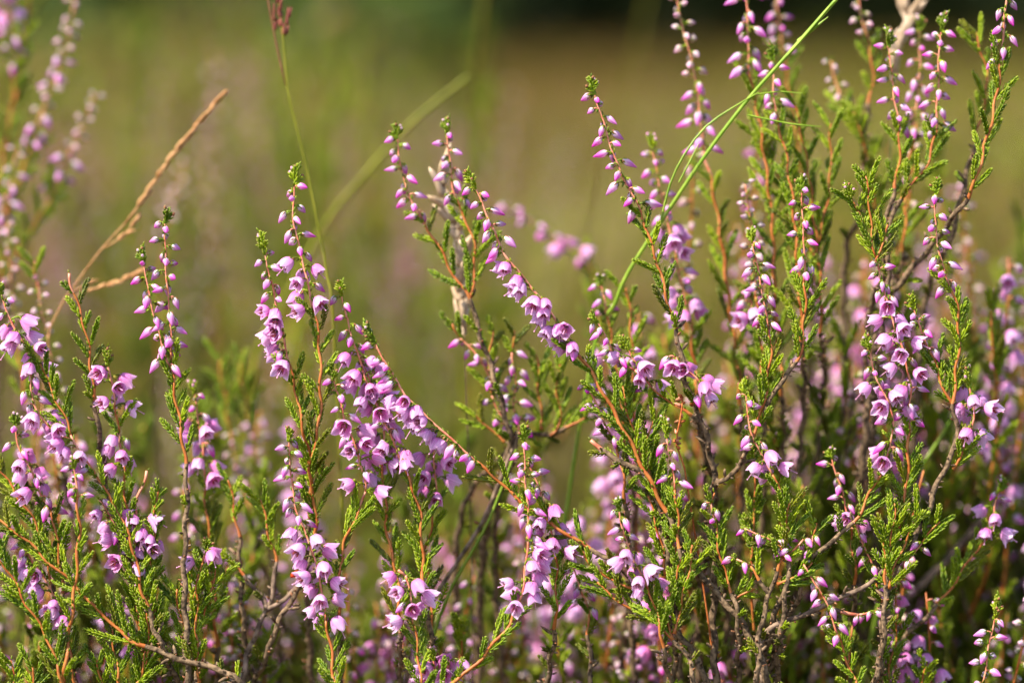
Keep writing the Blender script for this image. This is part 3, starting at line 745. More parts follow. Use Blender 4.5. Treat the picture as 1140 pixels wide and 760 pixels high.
# ------------------------------------------------------------------ the sprigs, traced tip -> base (x, y, code, depth)
sprig('sprig at the left edge with a long chain of lilac bells', 0, [
 [(46,405,'s'),(56,432,'s'),(70,459,'s'),(79,484,'B<'),(92,508,'m<'),(105,524,'s'),(114,540,'s'),(130,568,'s'),(141,590,'s'),(150,618,'s'),(156,649,'s'),(164,675,'w'),(172,700,'w'),(185,730,'w')],
 [(2,318,'T'),(3,328,'b'),(8,350,'B'),(22,374,'B'),(35,394,'B'),(36,413,'m'),(34,435,'m'),(42,458,'B'),(60,480,'r'),(80,490,'r')],
 ], dens=1.1)
sprig('small drooping cluster of lilac bells at the left edge on an arching sprig', 3, [
 [(16,462,'T'),(17,476,'b'),(20,494,'m'),(26,508,'B'),(36,526,'B'),(46,552,'m'),(56,568,'s'),(62,590,'s'),(66,620,'s'),(70,660,'w'),(74,720,'w')]], dens=1.25)
sprig('green leafy sprig slanting in from the left edge beneath the drooping bell cluster', 6, [
 [(-20,508,'s'),(0,524,'s'),(21,554,'s'),(35,575,'s'),(46,600,'s'),(58,650,'w'),(66,700,'w')]], leafy=1.0)
sprig('long bare-stemmed green sprig slanting down from the left edge to a woody base', -2, [
 [(-30,566,'s'),(0,580,'s'),(28,600,'s'),(57,628,'s'),(81,648,'s'),(95,665,'s'),(110,679,'s'),(128,697,'s'),(146,713,'s'),(162,719,'w'),(197,732,'w'),(220,739,'w'),(249,747,'w'),(275,775,'w')]], leafy=1.15, fat=1.2)
sprig('green leafy sprig in the bottom left corner with an orange stem', -5, [
 [(-8,608,'s'),(0,622,'s'),(16,647,'s'),(26,667,'s'),(39,687,'s'),(53,711,'s'),(61,732,'s'),(72,770,'s')]], leafy=1.2)
sprig('straight upright orange stem with small buds near its top, lower left', -4, [
 [(84,510,'T'),(83,522,'b'),(86,552,'s'),(88,578,'s'),(87,612,'s'),(83,659,'s'),(77,705,'s'),(72,765,'s')]], fat=1.35, leafy=.45, shoot=.9)
sprig('short leaning chain of lilac bells lower left beside the straight orange stem', 1, [
 [(26,606,'m<'),(36,624,'B<'),(50,645,'B<'),(62,666,'B<'),(70,690,'s'),(76,715,'s'),(84,765,'w')]], dens=1.15)
sprig('sprig with a bare reddish tip and leafy shoots standing above the left bells', 4, [
 [(77,304,'r'),(82,326,'s'),(95,366,'s'),(100,398,'s'),(105,446,'w'),(111,486,'w',6),(115,515,'w',8),(122,560,'w',10),(135,620,'w',10),(150,690,'w',10),(160,765,'w',10)]], leafy=.9, wleaf=.1, shoot=.85)
sprig('sprig with two small groups of open bells left of the tall bud spike', 5, [
 [(119,387,'T'),(121,408,'B'),(129,452,'s'),(131,474,'s'),(132,482,'B'),(137,516,'s'),(140,560,'s'),(148,620,'s'),(155,700,'w')]], dens=1.35, leafy=.7)
sprig('low sprig with lilac bells under the left bell chain, mostly behind stems', 4, [
 [(110,556,'m'),(120,570,'B'),(134,596,'B'),(143,625,'s'),(150,660,'s'),(160,730,'w')],
 [(163,524,'r'),(158,541,'r'),(152,560,'r'),(151,580,'r'),(153,620,'w')],
 [(150,572,'B>'),(163,600,'B'),(160,625,'s'),(158,660,'w')]], dens=1.2)
sprig('thin brown-leaved twig right of the low lilac bells at left', 3, [
 [(175,542,'s'),(173,568,'s'),(171,590,'s'),(168,640,'s'),(175,700,'w')]], shoot=.5, leafy=1.6)
sprig('tall upright double spike of closed pink buds in the left quarter', 0, [
 [(186,234,'T'),(184,249,'b'),(184,282,'b'),(186,317,'m'),(190,366,'m'),(191,392,'s'),(194,433,'s'),(204,493,'s'),(206,516,'w'),(208,545,'w'),(206,600,'w'),(205,640,'w'),(207,700,'w'),(210,765,'w')],
 [(158,275,'T'),(161,296,'b'),(164,318,'m'),(172,352,'m'),(182,390,'m'),(190,412,'s')]], wleaf=.12, leafy=.95)
sprig('slightly soft sprig of hanging bells directly behind the tall left bud spike', 17, [
 [(213,426,'T'),(216,440,'b'),(220,462,'B'),(226,500,'B'),(228,536,'s'),(229,568,'s'),(234,600,'s'),(238,650,'s'),(242,720,'w')]], dens=1.0)
sprig('small sprig with a pair of lilac bells right of the dark woody left stem', 3, [
 [(229,603,'T'),(230,612,'B'),(224,626,'s'),(220,650,'s'),(219,700,'s'),(222,765,'w')]], shoot=.8)
sprig('green upright sprig with a dark woody lower stem among the blurred left sprigs', 14, [
 [(255,534,'s'),(262,575,'s'),(266,598,'w'),(268,640,'w'),(272,700,'w')]])
sprig('forked grey woody branch with one bright side twig, lower left of centre', 11, [
 [(291,556,'s'),(298,590,'s'),(307,625,'w'),(304,655,'w'),(297,679,'w'),(285,703,'w'),(275,732,'w'),(269,770,'w')],
 [(358,626,'w'),(338,647,'w'),(316,667,'w'),(297,679,'w')], [(275,645,'w'),(288,660,'w'),(297,679,'w')], [(262,628,'s'),(270,640,'w'),(276,650,'w')]], wleaf=.25, grey=1)
sprig('drooping sprig with buds above and a column of bright bells below, left of centre', -2, [
 [(321,478,'T'),(321,492,'b'),(324,525,'m'),(328,560,'m'),(338,588,'B'),(350,620,'B'),(358,655,'B'),(363,690,'s'),(367,713,'s'),(371,745,'s'),(376,790,'s')]], dens=1.15)
sprig('tallest sprig left of centre, buds at its tip and bells at mid height', 0, [
 [(331,184,'T'),(328,208,'b'),(326,236,'m'),(330,262,'m'),(337,290,'B'),(343,318,'B'),(349,346,'s'),(355,373,'s'),(356,399,'s'),(357,429,'s'),(356,455,'s'),(353,484,'s'),(347,508,'s'),(345,535,'s',4),(351,565,'s',6),(350,600,'w',8),(338,640,'w',9),(322,672,'w',9),(300,720,'w',10)]], dens=.95, leafy=.75)
sprig('shorter spike with hanging bells just left of the tallest left sprig', 1, [
 [(290,258,'T'),(295,284,'b'),(303,318,'m'),(308,342,'B<'),(316,376,'B<'),(321,402,'s'),(328,428,'s'),(333,455,'s'),(340,490,'s'),(346,520,'s',6),(344,580,'w',10)]], dens=1.05, leafy=.8)
sprig('spike with a leafy tip leading the dense bell cluster right of the tallest left sprig', 3, [
 [(381,313,'T'),(381,330,'b'),(386,354,'m'),(392,376,'m'),(398,393,'B'),(406,418,'B'),(418,448,'B'),(432,478,'B'),(446,512,'s'),(457,538,'s'),(466,564,'s'),(469,590,'s'),(472,650,'w'),(480,710,'w')]], dens=1.15, leafy=.9)
sprig('left column of the dense bell cluster with an orange stem beneath', 1, [
 [(369,404,'T'),(372,424,'b'),(379,448,'m'),(386,474,'B'),(397,500,'B'),(405,530,'B'),(407,547,'r'),(399,569,'s'),(390,588,'s'),(380,620,'s'),(378,690,'w')]], dens=1.05, leafy=.8)
sprig('middle column of the dense bell cluster left of centre', 5, [
 [(402,396,'b'),(412,425,'B'),(423,458,'B'),(428,492,'B'),(424,522,'s'),(429,548,'s'),(430,585,'s'),(437,622,'s'),(442,640,'s'),(446,700,'w')]], dens=1.1, leafy=1.0)
sprig('long branch leaning right from the dense cluster, buds and bells hanging beneath', 0, [
 [(405,358,'T'),(412,376,'T'),(418,383,'b<'),(426,398,'m<'),(446,431,'m<'),(452,441,'B<'),(483,471,'B<'),(510,495,'m<'),(529,513,'s'),(547,527,'s'),(577,556,'s'),(613,582,'s'),(640,600,'s'),(658,611,'w'),(693,633,'w'),(721,665,'w',2),(745,692,'w',3),(770,725,'w',4),(790,770,'w',4)],
 [(646,612,'s'),(658,628,'s'),(672,641,'s'),(693,650,'s'),(712,657,'w')], [(664,648,'s'),(693,672,'s'),(715,684,'s'),(742,692,'w')]], dens=1.2, leafy=.85, fat=1.1)
sprig('slightly soft cluster of round bells behind the long leaning branch', 9, [
 [(483,492,'m'),(483,508,'B'),(485,548,'s'),(480,585,'s'),(474,615,'s'),(477,655,'s'),(482,710,'w')]], dens=1.4)
sprig('small bottom-centre sprig with a dried tip and separate open bells', -4, [
 [(444,634,'r'),(452,640,'B'),(457,665,'B'),(460,692,'s'),(463,710,'s'),(466,730,'s'),(470,785,'s')]], leafy=1.1, dens=.9)
sprig('low bells half hidden among green shoots at the bottom edge left of centre', 2, [
 [(481,722,'T'),(483,735,'B'),(488,762,'s'),(492,800,'w')], [(500,735,'B'),(492,770,'s')]], dens=1.2)
sprig('curved sprig rising from the bottom centre, bells on its right and buds at its top', -3, [
 [(585,473,'T'),(584,493,'b'),(584,519,'b'),(586,544,'m'),(588,575,'m'),(588,596,'B>'),(586,623,'B>'),(583,649,'B'),(578,670,'s'),(567,695,'s'),(551,714,'s'),(535,734,'s'),(512,754,'s'),(485,785,'s')]], dens=1.1, leafy=.8, fat=1.15)
sprig('short spike of buds and bells immediately right of the curved bottom-centre sprig', 1, [
 [(588,514,'b'),(597,536,'m'),(606,562,'B'),(613,590,'B'),(618,615,'s'),(620,650,'s'),(618,700,'w')]], dens=1.2)
sprig('long slanting central sprig with bells hanging left and an orange stem running down right', 0, [
 [(521,190,'T'),(530,211,'b'),(540,234,'m'),(561,282,'m<'),(568,292,'B<'),(595,324,'B<'),(628,368,'B<'),(642,390,'s'),(661,419,'s'),(679,451,'s'),(700,489,'s'),(721,530,'s'),(742,570,'w'),(753,593,'w'),(774,621,'w'),(784,644,'w'),(805,668,'w'),(823,689,'w'),(844,728,'w'),(858,775,'w')],
 [(659,490,'r'),(668,500,'w'),(683,509,'w'),(700,518,'w'),(722,530,'w')]], dens=1.05, leafy=.9, fat=1.2, wleaf=.5)
sprig('tall slender bud spike right of centre above a leafy stem and a clump of bells', 2, [
 [(657,86,'T'),(662,106,'b'),(670,130,'m'),(683,172,'m'),(697,204,'m'),(713,234,'s'),(721,261,'s'),(732,293,'s'),(745,342,'s'),(752,366,'w'),(757,390,'w'),(761,412,'w'),(766,434,'w',4),(782,472,'w',6),(789,500,'w',7),(795,528,'w',8),(792,560,'w',8),(795,605,'w',8),(796,640,'w',8),(794,700,'w',8),(797,775,'w',8)],
 [(752,398,'B<',1),(762,410,'B',0),(778,424,'B>',-1),(776,442,'s',2),(770,450,'w',4)]], dens=1.0, leafy=.95, wleaf=.15)
sprig('drooping double spike of buds and bells tucked beneath the tall central bud spike', 4, [
 [(689,376,'T'),(701,390,'b'),(704,398,'B'),(717,418,'B'),(727,432,'s'),(745,448,'s'),(770,462,'w'),(784,500,'w',10)],
 [(660,349,'T'),(666,360,'m<'),(679,384,'m'),(692,404,'m'),(706,412,'r'),(718,420,'r')]], dens=1.15, leafy=.9)
sprig('small bud spike behind the orange central stem', 7, [
 [(652,428,'b'),(664,450,'m'),(680,486,'s'),(690,510,'s'),(696,560,'w')]], dens=1.1)
sprig('leafy sprig crowded against the orange central stem on its right', 4, [
 [(692,430,'s'),(698,455,'s'),(705,480,'s'),(716,510,'s'),(728,545,'w'),(738,590,'w'),(745,640,'w')],
 [(728,462,'s'),(722,485,'s'),(718,508,'s')], [(722,552,'s'),(728,575,'s'),(735,600,'s'),(742,640,'w')]], leafy=1.2)
sprig('short bud spike beside the rusty seed spike right of centre', -2, [
 [(739,464,'T'),(742,488,'m'),(747,516,'m'),(752,545,'s'),(754,572,'s'),(756,610,'w'),(752,670,'w')]], dens=1.1)
sprig('sprig with a fat bell cluster low right of centre over the woody branch', -4, [
 [(688,556,'T'),(690,569,'m'),(693,590,'m'),(700,610,'B'),(712,636,'B'),(722,655,'s'),(730,680,'s'),(738,720,'w')]], dens=1.45)
sprig('bushy bright green leafy sprig at the bottom right of centre', -4, [
 [(759,622,'s'),(752,645,'s'),(745,668,'s'),(742,692,'s'),(750,712,'w'),(765,730,'w'),(775,775,'w')],
 [(772,606,'s'),(766,640,'s'),(758,672,'s'),(752,705,'w')],[(722,680,'s'),(735,695,'s'),(750,712,'w')]], leafy=1.3)
sprig('small soft sprig with a few buds over forked green shoots, lower centre', 9, [
 [(637,628,'b'),(642,644,'m'),(649,662,'m'),(654,676,'s'),(655,706,'w'),(657,732,'w'),(658,775,'w')]], dens=.85, leafy=.9)
sprig('double-headed sprig of buds with a leafy stem meeting a gnarled twig, right half', 2, [
 [(839,256,'T'),(838,271,'b'),(843,295,'m'),(850,335,'m'),(856,366,'s'),(858,393,'s'),(854,428,'s'),(846,464,'s'),(836,488,'w'),(828,510,'w'),(809,533,'w',5),(795,542,'w',7),(790,600,'w',12)],
 [(893,198,'T'),(893,214,'b'),(893,240,'b'),(895,270,'m'),(896,300,'m'),(896,314,'s'),(896,350,'s'),(892,389,'s'),(888,403,'w'),(875,417,'w'),(862,437,'w'),(850,460,'w')]], dens=1.05, leafy=1.1, wleaf=.2)
sprig('drooping sprig of buds and small bells beneath the double-headed bud sprig', -1, [
 [(829,424,'T'),(831,440,'b'),(832,462,'m'),(838,486,'m'),(846,503,'B'),(853,516,'B'),(861,528,'s'),(869,552,'s'),(874,575,'s'),(878,620,'w'),(870,700,'w')]], dens=1.1)
sprig('big leafy-topped sprig on the right with the thickest column of open bells', 0, [
 [(963,196,'s'),(968,226,'s'),(970,260,'s'),(975,287,'b'),(981,312,'m'),(988,336,'B'),(998,368,'B'),(1008,400,'B'),(1014,432,'m'),(1012,455,'b'),(1011,478,'s'),(1011,510,'s'),(1009,545,'s'),(1003,585,'s'),(993,620,'w'),(987,665,'w'),(984,700,'w'),(978,740,'w'),(966,780,'w')],
 [(1017,328,'T'),(1018,345,'b'),(1026,369,'m'),(1036,393,'s'),(1045,415,'s'),(1052,437,'s'),(1060,452,'w')],
 [(943,205,'T'),(950,222,'s'),(960,248,'s'),(970,270,'s')],
 [(990,250,'s'),(982,270,'s'),(976,290,'s')]], dens=1.3, leafy=1.1)
sprig('left-hand column of buds and bells beside the thickest bell column at right', -1, [
 [(965,372,'T'),(968,392,'b'),(972,410,'m'),(979,428,'B'),(990,450,'B'),(995,468,'b'),(992,486,'m'),(989,505,'B'),(982,522,'s'),(974,538,'s'),(962,562,'s'),(950,581,'w'),(926,602,'w'),(905,620,'w'),(885,640,'w',3),(868,668,'w',5),(858,705,'w',6)]], dens=1.15, leafy=1.3)
sprig('upright bud spike over a leafy stem near the right edge, woody and gnarled lower down', 0, [
 [(1045,199,'T'),(1042,217,'b'),(1041,240,'b'),(1044,272,'m'),(1052,305,'m'),(1059,320,'s'),(1067,352,'s'),(1067,387,'s'),(1064,420,'s'),(1061,449,'w'),(1065,474,'w'),(1062,500,'w'),(1045,535,'w'),(1030,575,'w'),(1012,610,'w'),(992,645,'w',3),(985,700,'w',6)],
 [(1078,408,'T'),(1079,432,'B'),(1085,458,'B'),(1079,482,'s'),(1072,502,'s'),(1060,522,'w')]], dens=.95, leafy=1.0, wleaf=.3)
sprig('sprig cut by the top edge at far right, magenta buds over a reddish leafy stem', 5, [
 [(1123,-20,'m'),(1119,10,'m'),(1117,40,'m'),(1114,66,'s'),(1110,105,'s'),(1100,150,'s'),(1086,200,'s'),(1077,221,'w',6),(1062,240,'w',9),(1045,264,'w',14),(1015,300,'w',20),(985,340,'w',25),(971,400,'w',25),(960,520,'w',30)]], dens=1.15, leafy=.8, wleaf=.2, fat=1.1)
sprig('left of two soft bud spikes rising against the dark trees at top right', 13, [
 [(988,32,'T'),(990,54,'b'),(993,84,'m'),(996,112,'m'),(1001,140,'s'),(1001,175,'s'),(996,210,'w'),(988,240,'w'),(984,300,'w')]], dens=.95)
sprig('right of two soft bud spikes rising against the dark trees at top right', 12, [
 [(1055,15,'T'),(1048,36,'b'),(1045,62,'b'),(1045,88,'m'),(1043,120,'m'),(1042,145,'s'),(1034,178,'s'),(1018,203,'s'),(1002,222,'w'),(990,260,'w'),(988,320,'w')]], dens=.95)
sprig('blurred bud spike between the two soft spikes at top right', 30, [
 [(1023,20,'T'),(1023,36,'b'),(1024,75,'m'),(1020,115,'m'),(1016,150,'s'),(1010,200,'s'),(1005,280,'w')]], dens=1.1)
sprig('blurred leafy sprig with pale pink buds cut by the top edge beside the curled leaf', 36, [
 [(952,-25,'b'),(957,10,'b'),(966,45,'s'),(972,80,'s'),(968,115,'w'),(962,150,'w'),(958,230,'w')], [(925,68,'b',44),(930,90,'b',44),(937,112,'s',42),(950,135,'s',40),(962,152,'w',36)]], pale=1)
sprig('blurred green shoots of a small sprig left of the topmost right spike', 20, [
 [(1085,36,'s'),(1092,58,'s'),(1098,75,'s'),(1097,110,'s'),(1085,160,'w'),(1060,260,'w')]], leafy=.8)
sprig('soft tall sprig with large separate buds cut by the top edge, right of centre', 22, [
 [(829,-22,'m'),(832,20,'m'),(834,78,'s'),(838,100,'s'),(845,133,'s'),(852,183,'s'),(860,250,'s'),(862,320,'s'),(866,380,'s'),(870,440,'w')]], dens=.55, size=1.15, leafy=.7)
sprig('soft bud spike beneath the arching grass stalk at the top right', 16, [
 [(858,50,'T'),(861,70,'b'),(861,98,'m'),(865,132,'s'),(872,158,'s'),(878,190,'s'),(884,240,'s'),(888,300,'s'),(892,380,'w')]], dens=1.15, leafy=.9)
sprig('blurred pink spike behind the arching grass stalk, cut by the top edge', 50, [
 [(862,-15,'b'),(866,15,'m'),(872,60,'s'),(880,110,'s'),(890,180,'s'),(900,280,'w')]], leafy=.8)
sprig('soft sprig with small pale buds all along its long upper stem, top right of centre', 27, [
 [(753,-22,'b'),(757,20,'b'),(766,52,'b'),(775,91,'m'),(779,130,'m'),(784,168,'r'),(790,195,'s'),(798,235,'s'),(806,290,'s'),(812,340,'s'),(820,400,'s'),(824,450,'w')]], pale=1, dens=.8, leafy=.7)
sprig('soft leafy sprig of orange-stemmed green shoots behind the double-headed bud sprig', 22, [
 [(884,112,'s'),(890,140,'s'),(900,190,'s'),(905,235,'s'),(912,300,'s'),(914,370,'w')], [(924,138,'s'),(925,175,'s'),(922,220,'s'),(910,270,'s')], [(845,150,'s',24),(868,200,'s',24),(890,250,'s',24),(908,290,'s',22)]], leafy=.8)
sprig('soft green sprig with pale buds in front of the green shoots right of centre', 19, [
 [(829,205,'b'),(833,230,'b'),(838,260,'b'),(842,330,'s'),(848,400,'s'),(850,470,'w')], [(838,300,'m',20),(836,330,'B',20),(842,360,'s',20)]], pale=1)
sprig('soft sprig with lilac bells at mid height crossing behind the arching grass stalk', 24, [
 [(725,152,'T'),(727,168,'b'),(735,211,'m'),(744,248,'B'),(753,288,'m'),(760,325,'B'),(768,355,'s'),(772,400,'s'),(778,460,'w')]], dens=1.1)
sprig('soft sprig with a few pink buds left of the tall central leafy stem', 22, [
 [(667,308,'T'),(669,318,'m'),(676,348,'s'),(682,390,'s'),(690,440,'s'),(696,500,'w')], [(698,320,'s'),(702,360,'s'),(705,420,'s'),(706,480,'w')]], leafy=.9)
sprig('soft twin bud spikes left of the long central sprig, rising above a green fork', 14, [
 [(440,138,'T'),(442,155,'b'),(446,183,'m'),(453,211,'m'),(468,242,'s'),(489,275,'s'),(508,312,'s'),(524,332,'w'),(531,363,'w'),(542,395,'w'),(556,440,'w'),(568,495,'w',18),(556,540,'w',22)],
 [(498,131,'T'),(498,150,'b'),(502,188,'m'),(507,222,'s'),(520,248,'s'),(529,280,'s'),(526,318,'s'),(524,334,'w')]], dens=.95, leafy=.8)
sprig('soft low sprig of green shoots and scattered small buds below the twin spikes', 19, [
 [(572,368,'s'),(570,392,'m'),(574,425,'b'),(572,455,'b'),(578,480,'w'),(572,510,'w')],
 [(548,368,'s'),(545,400,'s'),(548,440,'b'),(560,470,'w')], [(504,360,'s'),(512,376,'m'),(535,400,'m'),(548,430,'s')], [(530,462,'s'),(548,480,'s'),(562,492,'w')]], dens=.8)
sprig('soft green leafy sprig with a horizontal brown twig in front of the thick woody stem', 22, [
 [(622,406,'s'),(620,440,'s'),(624,470,'s'),(612,484,'w'),(580,482,'w'),(566,500,'w')], [(660,445,'s'),(650,465,'s'),(630,476,'w'),(612,484,'w')], [(598,395,'s'),(600,440,'s'),(604,478,'w')]], leafy=1.1)
sprig('gnarled twig crowned with an arch of magenta buds and green shoots, lower right', -2, [
 [(878,560,'s'),(876,585,'s'),(874,600,'m'),(872,618,'s'),(865,635,'w'),(858,657,'w'),(851,680,'w'),(845,710,'w'),(842,775,'w')],
 [(828,588,'m'),(842,594,'m'),(860,602,'s'),(872,616,'w')], [(894,600,'m'),(884,612,'s'),(872,622,'w')], [(820,622,'m'),(834,630,'s'),(846,645,'w'),(856,662,'w')], [(905,626,'s'),(888,640,'s'),(866,650,'w')]], dens=1.0, leafy=1.4)
sprig('tiny sprig with four buds beneath the bush of woody twigs right of centre', 0, [
 [(794,548,'s'),(792,560,'m'),(796,580,'s'),(800,610,'s'),(808,640,'s'),(815,660,'w'),(822,700,'w')], [(840,655,'s'),(826,662,'s'),(815,668,'w')]], dens=.9, leafy=1.2)
sprig('hanging spike of magenta buds over green shoots at the bottom right', -3, [
 [(894,628,'b'),(903,642,'m'),(916,663,'m'),(926,686,'m'),(932,706,'s'),(939,724,'s'),(947,746,'s'),(956,785,'s')]], dens=1.1, leafy=1.3)
sprig('bare orange-brown twig running level between the two lower right bushes', 2, [
 [(985,634,'w'),(960,654,'w'),(932,666,'w'),(903,681,'w'),(875,691,'w'),(850,706,'w'),(846,730,'w'),(848,775,'w')], [(974,680,'m'),(955,684,'r'),(937,680,'w'),(920,674,'w')]], wleaf=.25, grey=1)
sprig('soft bud spike drooping left between the two right-hand bell columns and the drooping sprig', 8, [
 [(925,500,'T'),(926,511,'b'),(931,527,'m'),(938,548,'m'),(944,575,'s'),(948,600,'s'),(952,650,'w')]], dens=1.0)
sprig('few lilac bells and buds hanging under the leafy fork at lower right', 4, [
 [(949,574,'B'),(956,594,'m'),(966,616,'m'),(974,638,'s'),(980,670,'w'),(982,720,'w')]], dens=1.0)
sprig('pair of small bud clusters on short green shoots above the level twig', 0, [
 [(908,582,'s'),(905,596,'m'),(904,614,'s'),(900,632,'w'),(890,660,'w')], [(1046,580,'s',-1),(1026,604,'m',-1),(1012,622,'s',-1)]], dens=1.0)
sprig('dense upright green shoots in front of the right-hand woody trunk', -2, [
 [(996,560,'s'),(994,590,'s'),(988,620,'s'),(985,650,'w'),(983,720,'w')], [(984,585,'s'),(985,610,'s'),(986,640,'w')], [(1022,570,'s'),(1012,595,'s'),(998,625,'s'),(988,655,'w')]], leafy=1.2)
sprig('soft sprig curling at the right edge with a compact bell cluster', 13, [
 [(1116,533,'T'),(1112,548,'m'),(1107,565,'B'),(1105,592,'s'),(1094,604,'s'),(1078,625,'s'),(1060,652,'s'),(1045,672,'w'),(1024,693,'w'),(1005,712,'w'),(992,745,'w')]], dens=1.35)
sprig('single short bud spike in the bottom right corner', 0, [
 [(1112,663,'T'),(1107,690,'b'),(1101,717,'b'),(1098,740,'b'),(1092,775,'m'),(1090,805,'s')]], dens=1.15)
sprig('low green leafy sprig at the bottom right between two woody stems', 9, [
 [(1000,682,'s'),(997,712,'s'),(990,745,'s'),(984,790,'w')], [(1031,738,'s'),(1026,765,'s'),(1015,800,'w')]], leafy=1.2)
sprig('low green leafy sprig along the bottom edge at the far left', -3, [
 [(12,735,'s'),(16,765,'s'),(20,800,'w')], [(38,742,'s'),(34,770,'s'),(25,800,'w')]], leafy=1.4)
sprig('small green shoots along the bottom edge under the orange-stemmed left sprigs', 1, [
 [(122,690,'s'),(128,725,'s'),(134,770,'w')], [(108,734,'s'),(114,760,'s'),(124,790,'w')], [(168,660,'s'),(172,690,'s'),(168,720,'s'),(150,770,'w')], [(160,640,'s'),(165,680,'s'),(162,730,'s'),(148,780,'w')]], leafy=1.3)
sprig('green leafy shoots around the dark woody stem at the lower left', 4, [
 [(224,640,'s'),(216,670,'s'),(214,700,'s'),(218,740,'w'),(226,790,'w')], [(240,632,'s'),(232,668,'s'),(220,700,'w')], [(196,655,'s'),(202,690,'s'),(210,730,'w')]], leafy=1.1, wleaf=.3)
# softer ones at the left edge and far back
sprig('blurred pale spike at the top left, its lowest flowers brightest pink', 72, [
 [(84,-20,'b'),(80,20,'b'),(70,64,'m'),(57,100,'b'),(45,128,'m'),(36,160,'s'),(20,205,'s'),(4,250,'w')]], pale=1, dens=.9)
sprig('blurred pale spike leaning right above a yellow-green stem at the left', 74, [
 [(106,104,'b'),(94,136,'b'),(78,170,'m'),(64,205,'s'),(50,232,'s'),(34,258,'s'),(16,300,'w')]], pale=1, dens=1.0, leafy=1.2)
sprig('blurred pink spike against the left edge at mid height', 66, [
 [(20,164,'b'),(14,196,'m'),(5,232,'m'),(2,262,'s'),(4,320,'w')]], dens=1.0, pale=1)
sprig('blurred leafy stem with orange streaks in the top left corner', 80, [
 [(38,-25,'s'),(28,40,'s'),(18,100,'s'),(6,160,'s'),(-6,240,'w')], [(4,-20,'B'),(12,30,'m'),(16,70,'s'),(14,120,'s')]], leafy=.9)
sprig('blurred sprig with pale round buds behind the left-edge bell chain', 34, [
 [(38,290,'s'),(41,312,'b'),(46,345,'b'),(55,385,'b'),(62,430,'b'),(66,470,'s'),(70,520,'w')], [(8,248,'b',50),(10,290,'b',50),(14,330,'b',50),(20,390,'s',48),(30,450,'w',46)]], pale=1, dens=1.0)
sprig('left of two blurred hanging pale spikes between the left bud spike and the tallest sprig', 56, [
 [(243,398,'s'),(250,440,'s'),(256,480,'b'),(262,512,'b'),(274,552,'s'),(284,600,'w')]], pale=1, dens=1.3)
sprig('right of two blurred hanging pale spikes between the left bud spike and the tallest sprig', 60, [
 [(266,402,'s'),(272,440,'s'),(280,480,'b'),(286,515,'b'),(293,548,'s'),(298,600,'w')]], pale=1, dens=1.2)
sprig('blurred pale cluster on its own above the left bud spike', 120, [
 [(206,180,'b'),(200,205,'b'),(190,232,'b'),(184,256,'s'),(180,320,'s'),(176,400,'w')]], pale=1, dens=1.1)
sprig('blurred drooping spike of round pink bells beyond the long central sprig', 78, [
 [(556,226,'b'),(580,240,'b'),(606,258,'m'),(628,272,'B'),(650,288,'s'),(662,320,'s'),(668,380,'w')]], dens=1.1)

